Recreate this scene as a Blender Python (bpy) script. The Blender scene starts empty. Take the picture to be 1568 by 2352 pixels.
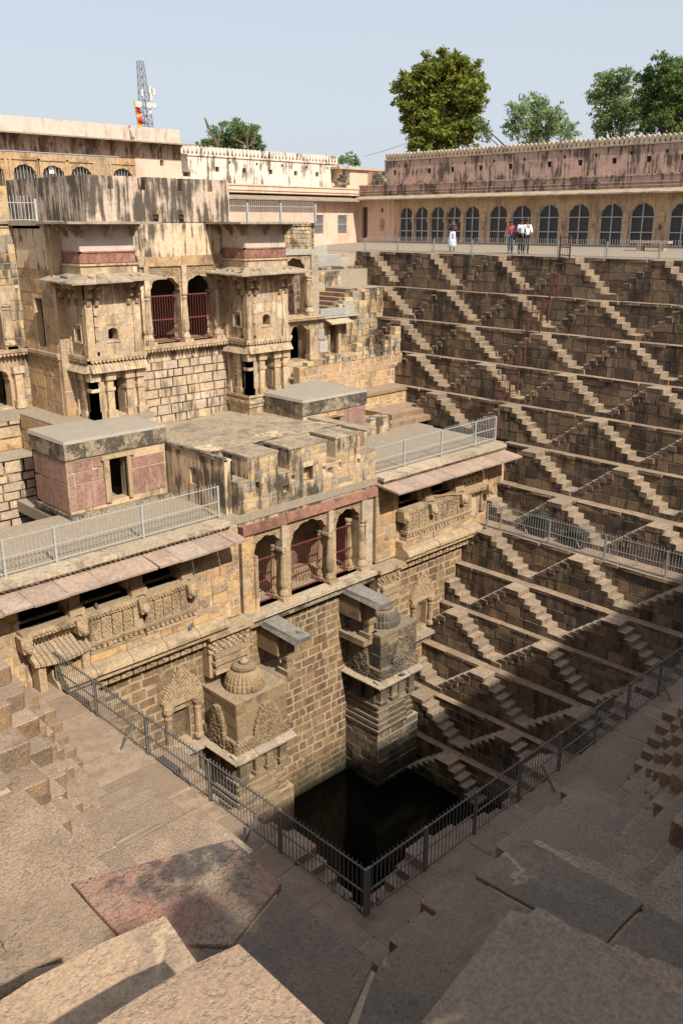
import bpy, math, random
from mathutils import Vector, Matrix
random.seed(7)
R = random.random
def ru(a, b): return a + (b - a) * random.random()
sc = bpy.context.scene
COL = sc.collection
rad = math.radians

# ------------------------------------------------------------------ camera, sky, sun, exposure
EYE = Vector((0, 0, 1.5))
PITCH, YAWX = rad(18.23), rad(45.6)
cam = bpy.data.cameras.new('camera')
cam.sensor_fit = 'HORIZONTAL'; cam.sensor_width = 24.0; cam.lens = 2010 / 1568 * 24
cam.clip_end = 3000; cam.clip_start = 0.05
cam_o = bpy.data.objects.new('camera', cam); COL.objects.link(cam_o)
cam_o.location = EYE
cam_o.rotation_euler = (rad(90) - PITCH, 0, YAWX - rad(90))
sc.camera = cam_o

SUN_EL = rad(43.2)
SUN_DIR = Vector((0.18, 1.0, -math.tan(SUN_EL) * math.hypot(.18, 1))).normalized()   # direction the light travels
w = bpy.data.worlds.new('World'); sc.world = w; w.use_nodes = True
nt = w.node_tree
sky = nt.nodes.new('ShaderNodeTexSky'); sky.sky_type = 'NISHITA'; sky.sun_disc = False
sky.sun_elevation = SUN_EL
sky.sun_rotation = math.atan2(-SUN_DIR.x, -SUN_DIR.y)
sky.air_density = 1.0; sky.dust_density = 4.0; sky.ozone_density = 1.0; sky.altitude = 100
bg = nt.nodes['Background']; bg.inputs[1].default_value = 0.10
hz = nt.nodes.new('ShaderNodeMix'); hz.data_type = 'RGBA'; # pale dust haze, thickest at the horizon and thinning smoothly to the zenith
tc = nt.nodes.new('ShaderNodeTexCoord'); sz = nt.nodes.new('ShaderNodeSeparateXYZ'); nt.links.new(tc.outputs['Generated'], sz.inputs[0])
hf = nt.nodes.new('ShaderNodeMath'); hf.operation = 'MULTIPLY_ADD'; hf.inputs[1].default_value = -.48; hf.inputs[2].default_value = .80; hf.use_clamp = True
nt.links.new(sz.outputs[2], hf.inputs[0]); nt.links.new(hf.outputs[0], hz.inputs['Factor'])
hz.inputs['B'].default_value = (5.5, 5.95, 6.55, 1)
nt.links.new(sky.outputs[0], hz.inputs['A']); nt.links.new(hz.outputs['Result'], bg.inputs[0])
sl = bpy.data.lights.new('sun', 'SUN'); sl.energy = 4.6; sl.angle = rad(0.55); sl.color = (1.0, .925, .81)
sun = bpy.data.objects.new('sun', sl); COL.objects.link(sun)
sun.rotation_euler = SUN_DIR.to_track_quat('-Z', 'Y').to_euler()
sc.view_settings.view_transform = 'Standard'; sc.view_settings.look = 'None'
sc.view_settings.gamma = 1; sc.view_settings.exposure = 0.45
sc.view_settings.use_curve_mapping = False

# ------------------------------------------------------------------ helpers: camera maths
_F = Vector((math.cos(YAWX), math.sin(YAWX), 0)); _RT = Vector((math.sin(YAWX), -math.cos(YAWX), 0)); _U = Vector((0, 0, 1))
_FW = _F * math.cos(PITCH) - _U * math.sin(PITCH); _UP = _U * math.cos(PITCH) + _F * math.sin(PITCH)
def seen_size(p, area):
    """how large a piece of this area shows in the photograph (0 when outside the frame)"""
    v = Vector(p) - EYE; d = v.dot(_FW)
    if d < .3: return 0
    x = v.dot(_RT) / d * 2010; y = v.dot(_UP) / d * 2010
    if abs(x) > 820 or abs(y) > 1220: return 0
    return area / (d * d)

# ------------------------------------------------------------------ helpers: objects
ORG = {}
def link(name, data, parent=None, kind=None):
    o = bpy.data.objects.new(name, data); COL.objects.link(o)
    if parent is not None:
        o.parent = parent
        po = ORG.get(parent.name, Vector((0, 0, 0)))
        o.location = -po
    ORG[o.name] = Vector((0, 0, 0))
    if kind: o['kind'] = kind
    return o
def thing(name, label, cat, loc, group=None, kind=None):
    o = bpy.data.objects.new(name, None); COL.objects.link(o)
    o.location = loc; o.empty_display_size = .3
    ORG[o.name] = Vector(loc)
    o['label'] = label; o['category'] = cat
    if group: o['group'] = group
    if kind: o['kind'] = kind
    return o
def tag(o, label, cat, group=None, kind=None):
    o['label'] = label; o['category'] = cat
    if group: o['group'] = group
    if kind: o['kind'] = kind
    return o
def place(name, mesh, parent, loc, scale, rotz=0, rot=None):
    o = bpy.data.objects.new(name, mesh); COL.objects.link(o)
    o.parent = parent
    o.location = Vector(loc) - ORG.get(parent.name, Vector((0, 0, 0)))
    o.scale = scale
    o.rotation_euler = rot if rot else (0, 0, rotz)
    return o

class MB:
    def __init__(s): s.v = []; s.f = []; s.m = []
    def q(s, *pts, mi=0):
        n = len(s.v); s.v += [tuple(p) for p in pts]; s.f.append(tuple(range(n, n + len(pts)))); s.m.append(mi)
    def box(s, x0, x1, y0, y1, z0, z1, mi=0):
        n = len(s.v)
        s.v += [(x0, y0, z0), (x1, y0, z0), (x1, y1, z0), (x0, y1, z0), (x0, y0, z1), (x1, y0, z1), (x1, y1, z1), (x0, y1, z1)]
        for f in ((0, 3, 2, 1), (4, 5, 6, 7), (0, 1, 5, 4), (1, 2, 6, 5), (2, 3, 7, 6), (3, 0, 4, 7)):
            s.f.append(tuple(n + i for i in f)); s.m.append(mi)
    def hexa(s, p8, mi=0):
        n = len(s.v); s.v += [tuple(p) for p in p8]
        for f in ((0, 3, 2, 1), (4, 5, 6, 7), (0, 1, 5, 4), (1, 2, 6, 5), (2, 3, 7, 6), (3, 0, 4, 7)):
            s.f.append(tuple(n + i for i in f)); s.m.append(mi)
    def prism(s, poly, fr, d0, d1, mi=0):
        """poly in (u,v), extruded between d0 and d1 through frame fr(u,v,d)"""
        n = len(s.v); k = len(poly)
        s.v += [tuple(fr(u, v, d0)) for u, v in poly] + [tuple(fr(u, v, d1)) for u, v in poly]
        s.f.append(tuple(n + i for i in range(k))[::-1]); s.m.append(mi)
        s.f.append(tuple(n + k + i for i in range(k))); s.m.append(mi)
        for i in range(k):
            j = (i + 1) % k
            s.f.append((n + i, n + j, n + k + j, n + k + i)); s.m.append(mi)
    def tube(s, p0, p1, r0, r1=None, n=6, mi=0, cap=True):
        p0 = Vector(p0); p1 = Vector(p1); r1 = r0 if r1 is None else r1
        d = (p1 - p0).normalized(); a = d.orthogonal().normalized(); b = d.cross(a)
        k = len(s.v)
        for p, r in ((p0, r0), (p1, r1)):
            for i in range(n):
                t = 2 * math.pi * i / n + .3; s.v.append(tuple(p + a * math.cos(t) * r + b * math.sin(t) * r))
        for i in range(n):
            j = (i + 1) % n; s.f.append((k + i, k + j, k + n + j, k + n + i)); s.m.append(mi)
        if cap:
            s.f.append(tuple(k + i for i in range(n))[::-1]); s.m.append(mi)
            s.f.append(tuple(k + n + i for i in range(n))); s.m.append(mi)
    def lathe(s, c, prof, n=16, rib=0, ribn=0, mi=0):
        k = len(s.v)
        for r, z in prof:
            for i in range(n):
                t = 2 * math.pi * i / n
                rr = r * (1 + rib * (abs(math.sin(t * ribn / 2)) - .6)) if rib else r
                s.v.append((c[0] + rr * math.cos(t), c[1] + rr * math.sin(t), c[2] + z))
        for a in range(len(prof) - 1):
            for i in range(n):
                j = (i + 1) % n
                s.f.append((k + a * n + i, k + a * n + j, k + (a + 1) * n + j, k + (a + 1) * n + i)); s.m.append(mi)
        s.f.append(tuple(k + i for i in range(n))[::-1]); s.m.append(mi)
        s.f.append(tuple(k + (len(prof) - 1) * n + i for i in range(n))); s.m.append(mi)
    def mesh(s, M, loc, scale, rotz=0, front=False):
        n = len(s.v); c, si = math.cos(rotz), math.sin(rotz)
        for x, y, z in M[0]:
            x *= scale[0]; y *= scale[1]; z *= scale[2]
            s.v.append((loc[0] + c * x - si * y, loc[1] + si * x + c * y, loc[2] + z))
        for f in M[1]:
            s.f.append(tuple(n + i for i in f)); s.m.append(1 if front and all(M[0][i][1] < -.46 for i in f) else 0)
    def build(s, name, mats, parent=None, kind=None, smooth=False):
        me = bpy.data.meshes.new(name); me.from_pydata(s.v, [], s.f)
        mats = mats if isinstance(mats, (list, tuple)) else [mats]
        for m in mats: me.materials.append(m)
        if len(mats) > 1: me.polygons.foreach_set('material_index', s.m)
        if smooth: me.polygons.foreach_set('use_smooth', [True] * len(s.f))
        me.update()
        return link(name, me, parent, kind)

# frames: fr(u, v, d) with d outward
def frS(y): return lambda u, v, d: (u, y - d, v)
def frW(x): return lambda u, v, d: (x - d, u, v)
def frE(x): return lambda u, v, d: (x + d, u, v)
ROT = {'S': 0, 'W': -math.pi / 2, 'E': math.pi / 2, 'N': math.pi}

# ------------------------------------------------------------------ helpers: materials
def lin(r, g, b): return tuple((c / 255 / 12.92 if c / 255 <= .04045 else ((c / 255 + .055) / 1.055) ** 2.4) for c in (r, g, b))
MAT = {}
def stone(name, cols, mottle=.35, fine=.25, stain=0., stain_col=(.03, .027, .024), streak=False, st_scale=.6, st_thr=.52, bump=.5, bscale=9., rough=.92,
          dust=None, dust_amt=.85, rnd=1.0, grain=60., pale=None, pale_thr=.62, spec=.25, low=None, crack=0., bdist=.03, pits=0., st_z=.14):
    m = bpy.data.materials.new(name); m.use_nodes = True; t = m.node_tree; N = t.nodes; L = t.links
    bs = N['Principled BSDF']; bs.inputs['Roughness'].default_value = rough; bs.inputs['Specular IOR Level'].default_value = spec
    geo = N.new('ShaderNodeNewGeometry'); oi = N.new('ShaderNodeObjectInfo')
    def math_(op, a, b=None, c=None):
        n = N.new('ShaderNodeMath'); n.operation = op
        for i, x in enumerate((a, b, c)):
            if x is None: continue
            if isinstance(x, (int, float)): n.inputs[i].default_value = x
            else: L.new(x, n.inputs[i])
        return n.outputs[0]
    def noise(scale, detail=4, rough_=.6, vec=None):
        n = N.new('ShaderNodeTexNoise'); n.inputs['Scale'].default_value = scale; n.inputs['Detail'].default_value = detail
        n.inputs['Roughness'].default_value = rough_
        L.new(vec if vec is not None else geo.outputs['Position'], n.inputs['Vector']); return n.outputs['Fac']
    def ramp(x, lo, hi):
        n = N.new('ShaderNodeMapRange'); n.inputs[1].default_value = lo; n.inputs[2].default_value = hi
        n.interpolation_type = 'SMOOTHSTEP'; L.new(x, n.inputs[0]); return n.outputs[0]
    def mix(f, a, b, bt='MIX'):
        n = N.new('ShaderNodeMix'); n.data_type = 'RGBA'; n.blend_type = bt
        for s_, x in ((n.inputs['Factor'], f), (n.inputs['A'], a), (n.inputs['B'], b)):
            if isinstance(x, (int, float)): s_.default_value = x
            elif isinstance(x, tuple): s_.default_value = (*x, 1)
            else: L.new(x, s_)
        return n.outputs['Result']
    # one value per stone
    rn = math_('FRACT', math_('ADD', math_('MULTIPLY', oi.outputs['Random'], 7.31), math_('MULTIPLY', geo.outputs['Random Per Island'], 3.77)))
    n1 = noise(1.3, 5, .65)
    key = math_('ADD', math_('MULTIPLY', rn, rnd), math_('MULTIPLY', math_('SUBTRACT', n1, .5), mottle * 2.2))
    if rnd < .01: key = math_('ADD', key, .5)
    cr = N.new('ShaderNodeValToRGB'); e = cr.color_ramp.elements
    while len(e) < len(cols): e.new(.5)
    for i, c in enumerate(cols): e[i].position = (i + .5) / len(cols); e[i].color = (*c, 1)
    L.new(key, cr.inputs[0])
    col = cr.outputs['Color']
    n2 = noise(bscale, 6, .7); n3 = noise(grain, 3, .6)
    v = math_('ADD', 1 - fine * .5 - .08, math_('ADD', math_('MULTIPLY', ramp(n2, .33, .67), fine), math_('MULTIPLY', ramp(n3, .35, .65), .16)))
    vv = N.new('ShaderNodeCombineXYZ')
    for i in range(3): L.new(v, vv.inputs[i])
    col = mix(1.0, col, vv.outputs[0], 'MULTIPLY')
    if pale:
        col = mix(math_('MULTIPLY', ramp(noise(.9, 5, .7), pale_thr, pale_thr + .1), .8), col, pale)
    if stain:
        if streak:
            mp = N.new('ShaderNodeMapping'); mp.inputs['Scale'].default_value = (1, 1, st_z); L.new(geo.outputs['Position'], mp.inputs[0])
            a = noise(st_scale * 7, 5, .62, mp.outputs[0]); b = noise(st_scale * 1.1, 4, .6); c = noise(9, 4, .7)
            s_ = math_('ADD', math_('ADD', math_('MULTIPLY', a, .50), math_('MULTIPLY', b, .42)), math_('MULTIPLY', c, .08))
            f1 = ramp(s_, st_thr - .05, st_thr + .055)
        else:
            s_ = math_('ADD', math_('MULTIPLY', noise(st_scale, 8, .72), .8), math_('MULTIPLY', noise(11, 4, .7), .2))
            f1 = ramp(s_, st_thr - .05, st_thr + .05)
        col = mix(math_('MULTIPLY', f1, stain), col, stain_col)
    if crack:
        vo = N.new('ShaderNodeTexVoronoi'); vo.feature = 'DISTANCE_TO_EDGE'; vo.inputs['Scale'].default_value = 1.15
        wv = N.new('ShaderNodeVectorMath'); wv.operation = 'ADD'; nz = N.new('ShaderNodeTexNoise'); nz.inputs['Scale'].default_value = 3.5; nz.inputs['Detail'].default_value = 6
        L.new(geo.outputs['Position'], nz.inputs['Vector']); sc_ = N.new('ShaderNodeVectorMath'); sc_.operation = 'SCALE'; sc_.inputs['Scale'].default_value = .55; L.new(nz.outputs['Color'], sc_.inputs[0])
        L.new(geo.outputs['Position'], wv.inputs[0]); L.new(sc_.outputs[0], wv.inputs[1]); L.new(wv.outputs[0], vo.inputs['Vector'])
        cm = math_('MULTIPLY', math_('SUBTRACT', 1.0, ramp(vo.outputs['Distance'], .0, .022)), ramp(noise(1.1, 3, .6), .46, .6))
        col = mix(math_('MULTIPLY', cm, crack), col, (.55, .41, .27))
        v2 = N.new('ShaderNodeTexVoronoi'); v2.inputs['Scale'].default_value = 5.5; L.new(geo.outputs['Position'], v2.inputs['Vector'])
        sp_ = math_('MULTIPLY', math_('SUBTRACT', 1.0, ramp(v2.outputs['Distance'], .03, .06)), math_('GREATER_THAN', noise(7.7, 1, .5), .60))
        col = mix(math_('MULTIPLY', sp_, .8), col, (.7, .66, .6))
    if low:   # algae / damp tide mark with its own height
        sp = N.new('ShaderNodeSeparateXYZ'); L.new(geo.outputs['Position'], sp.inputs[0])
        f = ramp(math_('ADD', sp.outputs[2], math_('MULTIPLY', n1, 1.6)), low[1], low[0])
        col = mix(f, col, low[2])
    if dust:
        sp = N.new('ShaderNodeSeparateXYZ'); L.new(geo.outputs['True Normal'], sp.inputs[0])
        f = math_('MULTIPLY', ramp(sp.outputs[2], .55, .92), math_('MULTIPLY', ramp(noise(2.2, 5, .7), .2, .5), dust_amt))
        dcol = mix(ramp(noise(3.1, 5, .7), .35, .7), mix(rn, dust, (dust[0] * .60, dust[1] * .63, dust[2] * .68)), tuple(c * .62 for c in dust))
        col = mix(f, col, mix(1.0, dcol, vv.outputs[0], 'MULTIPLY'))
    height = math_('ADD', math_('MULTIPLY', n2, .75), math_('MULTIPLY', n3, .25))
    if pits:   # flaked, pitted surface: shallow scabs a few centimetres across and fine pits between them
        vp = N.new('ShaderNodeTexVoronoi'); vp.inputs['Scale'].default_value = 30; vp.inputs['Randomness'].default_value = 1
        pw = N.new('ShaderNodeVectorMath'); pw.operation = 'ADD'; pn = N.new('ShaderNodeTexNoise'); pn.inputs['Scale'].default_value = 20; pn.inputs['Detail'].default_value = 4
        L.new(geo.outputs['Position'], pn.inputs['Vector']); ps_ = N.new('ShaderNodeVectorMath'); ps_.operation = 'SCALE'; ps_.inputs['Scale'].default_value = .06; L.new(pn.outputs['Color'], ps_.inputs[0])
        L.new(geo.outputs['Position'], pw.inputs[0]); L.new(ps_.outputs[0], pw.inputs[1]); L.new(pw.outputs[0], vp.inputs['Vector'])
        gate = ramp(noise(3.2, 4, .6), .42, .6)
        pit = math_('MULTIPLY', math_('SUBTRACT', 1.0, ramp(vp.outputs['Distance'], .08, .42)), gate)
        col = mix(math_('MULTIPLY', pit, pits), col, mix(1.0, col, (.5, .46, .44), 'MULTIPLY'))
        flake = ramp(noise(14, 5, .65), .47, .53)
        height = math_('ADD', math_('MULTIPLY', height, .6), math_('ADD', math_('MULTIPLY', pit, -.7), math_('MULTIPLY', flake, .35)))
    bp = N.new('ShaderNodeBump'); bp.inputs['Strength'].default_value = bump; bp.inputs['Distance'].default_value = bdist
    L.new(col, bs.inputs['Base Color']); L.new(height, bp.inputs['Height']); L.new(bp.outputs[0], bs.inputs['Normal'])
    MAT[name] = m
    return m
def plain(name, c, rough=.6, metal=0., bumpy=0, spec=.5):
    m = bpy.data.materials.new(name); m.use_nodes = True; t = m.node_tree; bs = t.nodes['Principled BSDF']
    bs.inputs['Roughness'].default_value = rough; bs.inputs['Metallic'].default_value = metal; bs.inputs['Specular IOR Level'].default_value = spec
    n = t.nodes.new('ShaderNodeTexNoise'); n.inputs['Scale'].default_value = 14; n.inputs['Detail'].default_value = 5
    g = t.nodes.new('ShaderNodeNewGeometry'); t.links.new(g.outputs['Position'], n.inputs['Vector'])
    r = t.nodes.new('ShaderNodeValToRGB'); r.color_ramp.elements[0].position = .3; r.color_ramp.elements[1].position = .7
    r.color_ramp.elements[0].color = (*[x * .72 for x in c], 1); r.color_ramp.elements[1].color = (*c, 1)
    t.links.new(n.outputs['Fac'], r.inputs[0]); t.links.new(r.outputs[0], bs.inputs['Base Color'])
    if bumpy:
        b = t.nodes.new('ShaderNodeBump'); b.inputs['Strength'].default_value = bumpy; b.inputs['Distance'].default_value = .03
        t.links.new(n.outputs['Fac'], b.inputs['Height']); t.links.new(b.outputs[0], bs.inputs['Normal'])
    MAT[name] = m
    return m

DUST = (.46, .355, .255)
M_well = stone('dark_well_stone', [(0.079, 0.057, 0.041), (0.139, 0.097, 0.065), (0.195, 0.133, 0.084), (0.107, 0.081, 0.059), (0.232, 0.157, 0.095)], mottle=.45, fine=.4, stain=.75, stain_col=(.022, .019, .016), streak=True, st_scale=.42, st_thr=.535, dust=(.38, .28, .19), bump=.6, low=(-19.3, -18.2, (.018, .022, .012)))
M_wellbody = stone('well_mortar', [(0.150, 0.112, 0.075), (0.210, 0.158, 0.109)], mottle=.5, rnd=0., stain=.8, stain_col=(.03, .026, .022), streak=True, st_scale=.45, st_thr=.53, dust=DUST, low=(-19.3, -18.2, (.018, .022, .012)))
M_tread = stone('worn_tread_stone', [(.23, .15, .09), (.30, .20, .12), (.17, .128, .09), (.27, .175, .10)], mottle=.5, fine=.42, stain=.5, stain_col=(.09, .068, .05), st_scale=1.5, st_thr=.55, dust=(.40, .295, .21), dust_amt=.85, bump=.45, bscale=60, crack=.7, pits=.25, low=(-19.6, -18.8, (.018, .022, .012)))
M_slab = stone('foreground_sandstone', [(0.315, 0.221, 0.149), (0.387, 0.275, 0.184), (0.270, 0.198, 0.140), (0.405, 0.288, 0.189)], mottle=.6, fine=.42, stain=.5, stain_col=(.17, .135, .105), st_scale=2.2, st_thr=.55, bump=.55, bscale=85, grain=300, pale=(.55, .41, .265), pale_thr=.6, crack=.7, bdist=.02, pits=.3)
M_slabgrey = stone('grey_foreground_slab', [(0.193, 0.148, 0.110), (0.235, 0.178, 0.128), (0.166, 0.132, 0.102)], mottle=.6, fine=.45, stain=.5, stain_col=(.13, .108, .088), st_scale=2.4, st_thr=.55, bump=.6, bscale=80, grain=300, pale=(.44, .33, .22), pale_thr=.63, crack=.7, bdist=.022, pits=.35)
M_slabred = stone('red_painted_slab', [(.36, .255, .175), (.33, .245, .175), (.355, .19, .14), (.35, .145, .10)], mottle=.8, rnd=0., fine=.42, stain=.85, stain_col=(.06, .056, .053), st_scale=1.0, st_thr=.55, bump=.9, bscale=85, grain=300, pale=(.50, .375, .25), pale_thr=.54, bdist=.02, pits=.3)
M_ochre = stone('ochre_sandstone', [(0.371, 0.241, 0.130), (0.456, 0.299, 0.161), (0.307, 0.226, 0.150), (0.400, 0.299, 0.198), (0.484, 0.314, 0.150)], mottle=.5, fine=.4, stain=.7, stain_col=(.15, .10, .06), st_scale=1.0, st_thr=.545, dust=(.47, .35, .225), bump=.6, pale=(.56, .43, .27), pale_thr=.6)
M_ochrebk = stone('pale_lime_mortar', [(0.446, 0.317, 0.193), (0.524, 0.386, 0.259)], mottle=.5, rnd=0., stain=.7, stain_col=(.12, .09, .06), streak=True, st_scale=.6, st_thr=.53, dust=(.47, .35, .225))
M_pav = stone('stained_pavilion_stone', [(0.377, 0.265, 0.148), (0.460, 0.327, 0.181), (0.248, 0.217, 0.181), (0.313, 0.256, 0.192), (0.506, 0.371, 0.208)], mottle=.5, fine=.35, stain=.92, stain_col=(.055, .046, .036), streak=True, st_scale=.6, st_thr=.515, bump=.6, pale=(.60, .47, .30), pale_thr=.58)
M_pavbk = stone('stained_lime_mortar', [(0.524, 0.381, 0.231), (0.582, 0.446, 0.303)], mottle=.4, rnd=0., stain=.9, stain_col=(.055, .046, .036), streak=True, st_scale=.6, st_thr=.515)
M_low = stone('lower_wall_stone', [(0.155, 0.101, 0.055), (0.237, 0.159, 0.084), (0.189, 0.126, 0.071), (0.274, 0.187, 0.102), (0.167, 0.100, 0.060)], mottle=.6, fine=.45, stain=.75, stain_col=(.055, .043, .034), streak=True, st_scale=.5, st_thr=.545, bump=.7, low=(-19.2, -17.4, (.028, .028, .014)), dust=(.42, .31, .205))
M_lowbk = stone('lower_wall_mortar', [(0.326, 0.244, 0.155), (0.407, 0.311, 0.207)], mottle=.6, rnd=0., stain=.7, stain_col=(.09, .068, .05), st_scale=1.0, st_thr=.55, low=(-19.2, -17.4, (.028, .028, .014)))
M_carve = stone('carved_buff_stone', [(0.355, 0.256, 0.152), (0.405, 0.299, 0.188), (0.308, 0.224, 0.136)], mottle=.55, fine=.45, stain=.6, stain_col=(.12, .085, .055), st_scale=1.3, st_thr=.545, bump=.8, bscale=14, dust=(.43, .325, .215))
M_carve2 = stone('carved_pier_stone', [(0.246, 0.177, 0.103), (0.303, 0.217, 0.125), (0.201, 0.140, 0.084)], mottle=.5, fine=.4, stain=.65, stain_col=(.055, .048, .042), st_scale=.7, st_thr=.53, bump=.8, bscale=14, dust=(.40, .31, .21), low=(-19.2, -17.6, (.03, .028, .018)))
M_black = stone('blackened_pier_stone', [(.10, .085, .07), (.20, .155, .105), (.28, .21, .135)], mottle=.7, fine=.4, stain=.7, stain_col=(.03, .028, .026), st_scale=.6, st_thr=.5, bump=.8, bscale=14, dust=(.33, .26, .185), low=(-19.0, -17.0, (.025, .023, .018)))
M_tower = stone('tower_sandstone', [(0.409, 0.297, 0.187), (0.484, 0.355, 0.220), (0.344, 0.268, 0.192), (0.512, 0.395, 0.269), (0.391, 0.273, 0.165)], mottle=.55, fine=.4, stain=.6, stain_col=(.11, .082, .054), streak=True, st_scale=.75, st_thr=.538, pale=(.62, .51, .36), pale_thr=.56, bump=.5, dust=(.47, .355, .235))
M_band = stone('black_jointed_stone', [(0.432, 0.323, 0.208), (0.497, 0.385, 0.265), (0.386, 0.299, 0.218), (0.460, 0.356, 0.271)], mottle=.5, fine=.35, stain=.7, stain_col=(.06, .052, .042), streak=True, st_scale=.6, st_thr=.55, bump=.6, pale=(.62, .50, .38), pale_thr=.6)
M_bandbk = stone('black_joint', [(.03, .026, .022), (.05, .042, .034), (.30, .22, .14)], mottle=1.1, rnd=0.)
M_parapet = stone('weathered_parapet_plaster', [(.30, .225, .17), (.50, .385, .30), (.40, .31, .245)], mottle=.5, rnd=0., fine=.4, stain=.92, stain_col=(.055, .046, .038), streak=True, st_scale=.85, st_thr=.495, st_z=.09, bump=.5, pale=(.58, .47, .37), pale_thr=.58)
M_plast = stone('pink_white_plaster', [(0.450, 0.360, 0.297), (0.540, 0.441, 0.369), (0.396, 0.297, 0.243)], mottle=.6, rnd=0., fine=.2, stain=.45, stain_col=(.20, .15, .12), streak=True, st_scale=.6, st_thr=.55, bump=.3)
M_ywall = stone('peeling_yellow_plaster', [(0.524, 0.381, 0.220), (0.611, 0.475, 0.330), (0.475, 0.332, 0.187)], mottle=.6, rnd=0., fine=.3, stain=.9, stain_col=(.05, .04, .032), streak=True, st_scale=.85, st_thr=.52, st_z=.10, bump=.5, pale=(.64, .52, .37), pale_thr=.6)
M_white = stone('limewashed_wall', [(0.581, 0.484, 0.396), (0.642, 0.554, 0.466), (0.546, 0.431, 0.334)], mottle=.4, rnd=0., fine=.15, stain=.92, stain_col=(.09, .075, .062), streak=True, st_scale=.85, st_thr=.535, st_z=.10, bump=.25)
M_pinkwall = stone('faded_pink_wall', [(.40, .265, .205), (.48, .335, .265), (.36, .25, .20)], mottle=.6, rnd=0., fine=.25, stain=.9, stain_col=(.07, .056, .05), streak=True, st_scale=.9, st_thr=.515, bump=.3, pale=(.50, .40, .34), pale_thr=.58)
M_pinklight = stone('salmon_plaster', [(.58, .40, .30), (.64, .46, .36)], mottle=.5, rnd=0., fine=.2, stain=.4, stain_col=(.3, .2, .15), streak=True, st_scale=.6, st_thr=.55, bump=.2)
M_arcade = stone('orange_arcade_plaster', [(.45, .30, .17), (.51, .36, .22), (.41, .28, .175)], mottle=.6, rnd=0., fine=.25, stain=.6, stain_col=(.20, .14, .095), streak=True, st_scale=.7, st_thr=.53, bump=.3, pale=(.56, .44, .31), pale_thr=.58)
M_red = stone('red_sandstone', [(.27, .125, .09), (.32, .165, .12), (.24, .12, .09)], mottle=.6, fine=.4, stain=.65, stain_col=(.11, .06, .045), st_scale=1.1, st_thr=.54, bump=.35)
M_redpan = stone('veined_red_panel', [(.25, .145, .115), (.30, .185, .15), (.21, .125, .10)], mottle=.8, fine=.5, stain=.6, stain_col=(.40, .26, .195), streak=True, st_scale=.9, st_thr=.55, bump=.2, rough=.7)
M_eave = stone('pinkish_eave_slab', [(.33, .235, .18), (.38, .28, .215), (.30, .22, .175), (.37, .285, .225)], mottle=.4, fine=.35, stain=.4, stain_col=(.20, .14, .11), st_scale=1.2, st_thr=.55, bump=.4)
M_eavegrey = stone('grey_eave_slab', [(.32, .255, .185), (.38, .305, .225), (.28, .23, .175)], mottle=.4, fine=.35, stain=.5, stain_col=(.14, .11, .085), st_scale=1.4, st_thr=.55, bump=.5)
M_slate = stone('grey_slate', [(0.219, 0.200, 0.175), (0.275, 0.250, 0.219), (0.175, 0.163, 0.144)], mottle=.6, fine=.5, bump=.9, bscale=12, pits=.6)
M_bluegrey = stone('blue_grey_block', [(.30, .29, .265), (.36, .34, .30), (.33, .30, .26)], mottle=.5, fine=.3, stain=.3, stain_col=(.4, .28, .17), st_scale=1.1, st_thr=.57, bump=.5)
M_roof = stone('weathered_lime_roof', [(0.275, 0.219, 0.155), (0.344, 0.280, 0.198), (0.215, 0.172, 0.125)], mottle=.8, rnd=0., fine=.6, stain=.6, stain_col=(.13, .105, .078), st_scale=1.2, st_thr=.545, bump=.8, bscale=12, pale=(.47, .385, .275), pale_thr=.57)
M_crust = stone('black_crusted_lime', [(.16, .135, .10), (.30, .245, .175), (.10, .085, .068)], mottle=.8, rnd=0., fine=.6, stain=.8, stain_col=(.035, .03, .026), st_scale=1.4, st_thr=.5, bump=1.2, bscale=10)
M_deck = stone('swept_terrace_paving', [(0.281, 0.233, 0.174), (0.318, 0.267, 0.200), (0.259, 0.214, 0.163)], mottle=.5, rnd=.4, fine=.3, stain=.4, stain_col=(.27, .21, .15), st_scale=.8, st_thr=.54, bump=.3)
M_concrete = stone('smooth_cement_roof', [(0.289, 0.254, 0.203), (0.328, 0.289, 0.234)], mottle=.4, rnd=0., fine=.2, stain=.3, stain_col=(.27, .235, .19), st_scale=.7, st_thr=.55, bump=.25)
M_cap = stone('pale_coping', [(.40, .32, .225), (.45, .365, .26), (.36, .29, .21)], mottle=.5, fine=.4, stain=.6, stain_col=(.14, .11, .08), st_scale=1.5, st_thr=.555, bump=.5)
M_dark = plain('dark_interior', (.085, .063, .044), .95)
M_iron = plain('galvanised_rail', (.42, .43, .42), .5, .35)
M_ironlt = plain('pale_painted_rail', (.44, .44, .41), .55, .1)
M_irondk = plain('weathered_iron_rail', (.17, .165, .16), .55, .1)
M_redpaint = plain('red_painted_iron', (.18, .045, .034), .65, .1)
M_redfence = plain('rusty_red_fence', (.13, .045, .035), .7, .1)
M_frame = plain('blue_grey_window_frame', (.40, .46, .52), .5, 0)
M_mesh = plain('dark_window_mesh', (.075, .062, .055), .9)
M_joint = stone('sand_filled_joint', [(.36, .265, .175), (.43, .32, .21)], mottle=.5, rnd=0., fine=.4)
M_soil = stone('dry_ground', [(.30, .235, .165), (.36, .285, .20)], rnd=0., mottle=.5)
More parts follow.
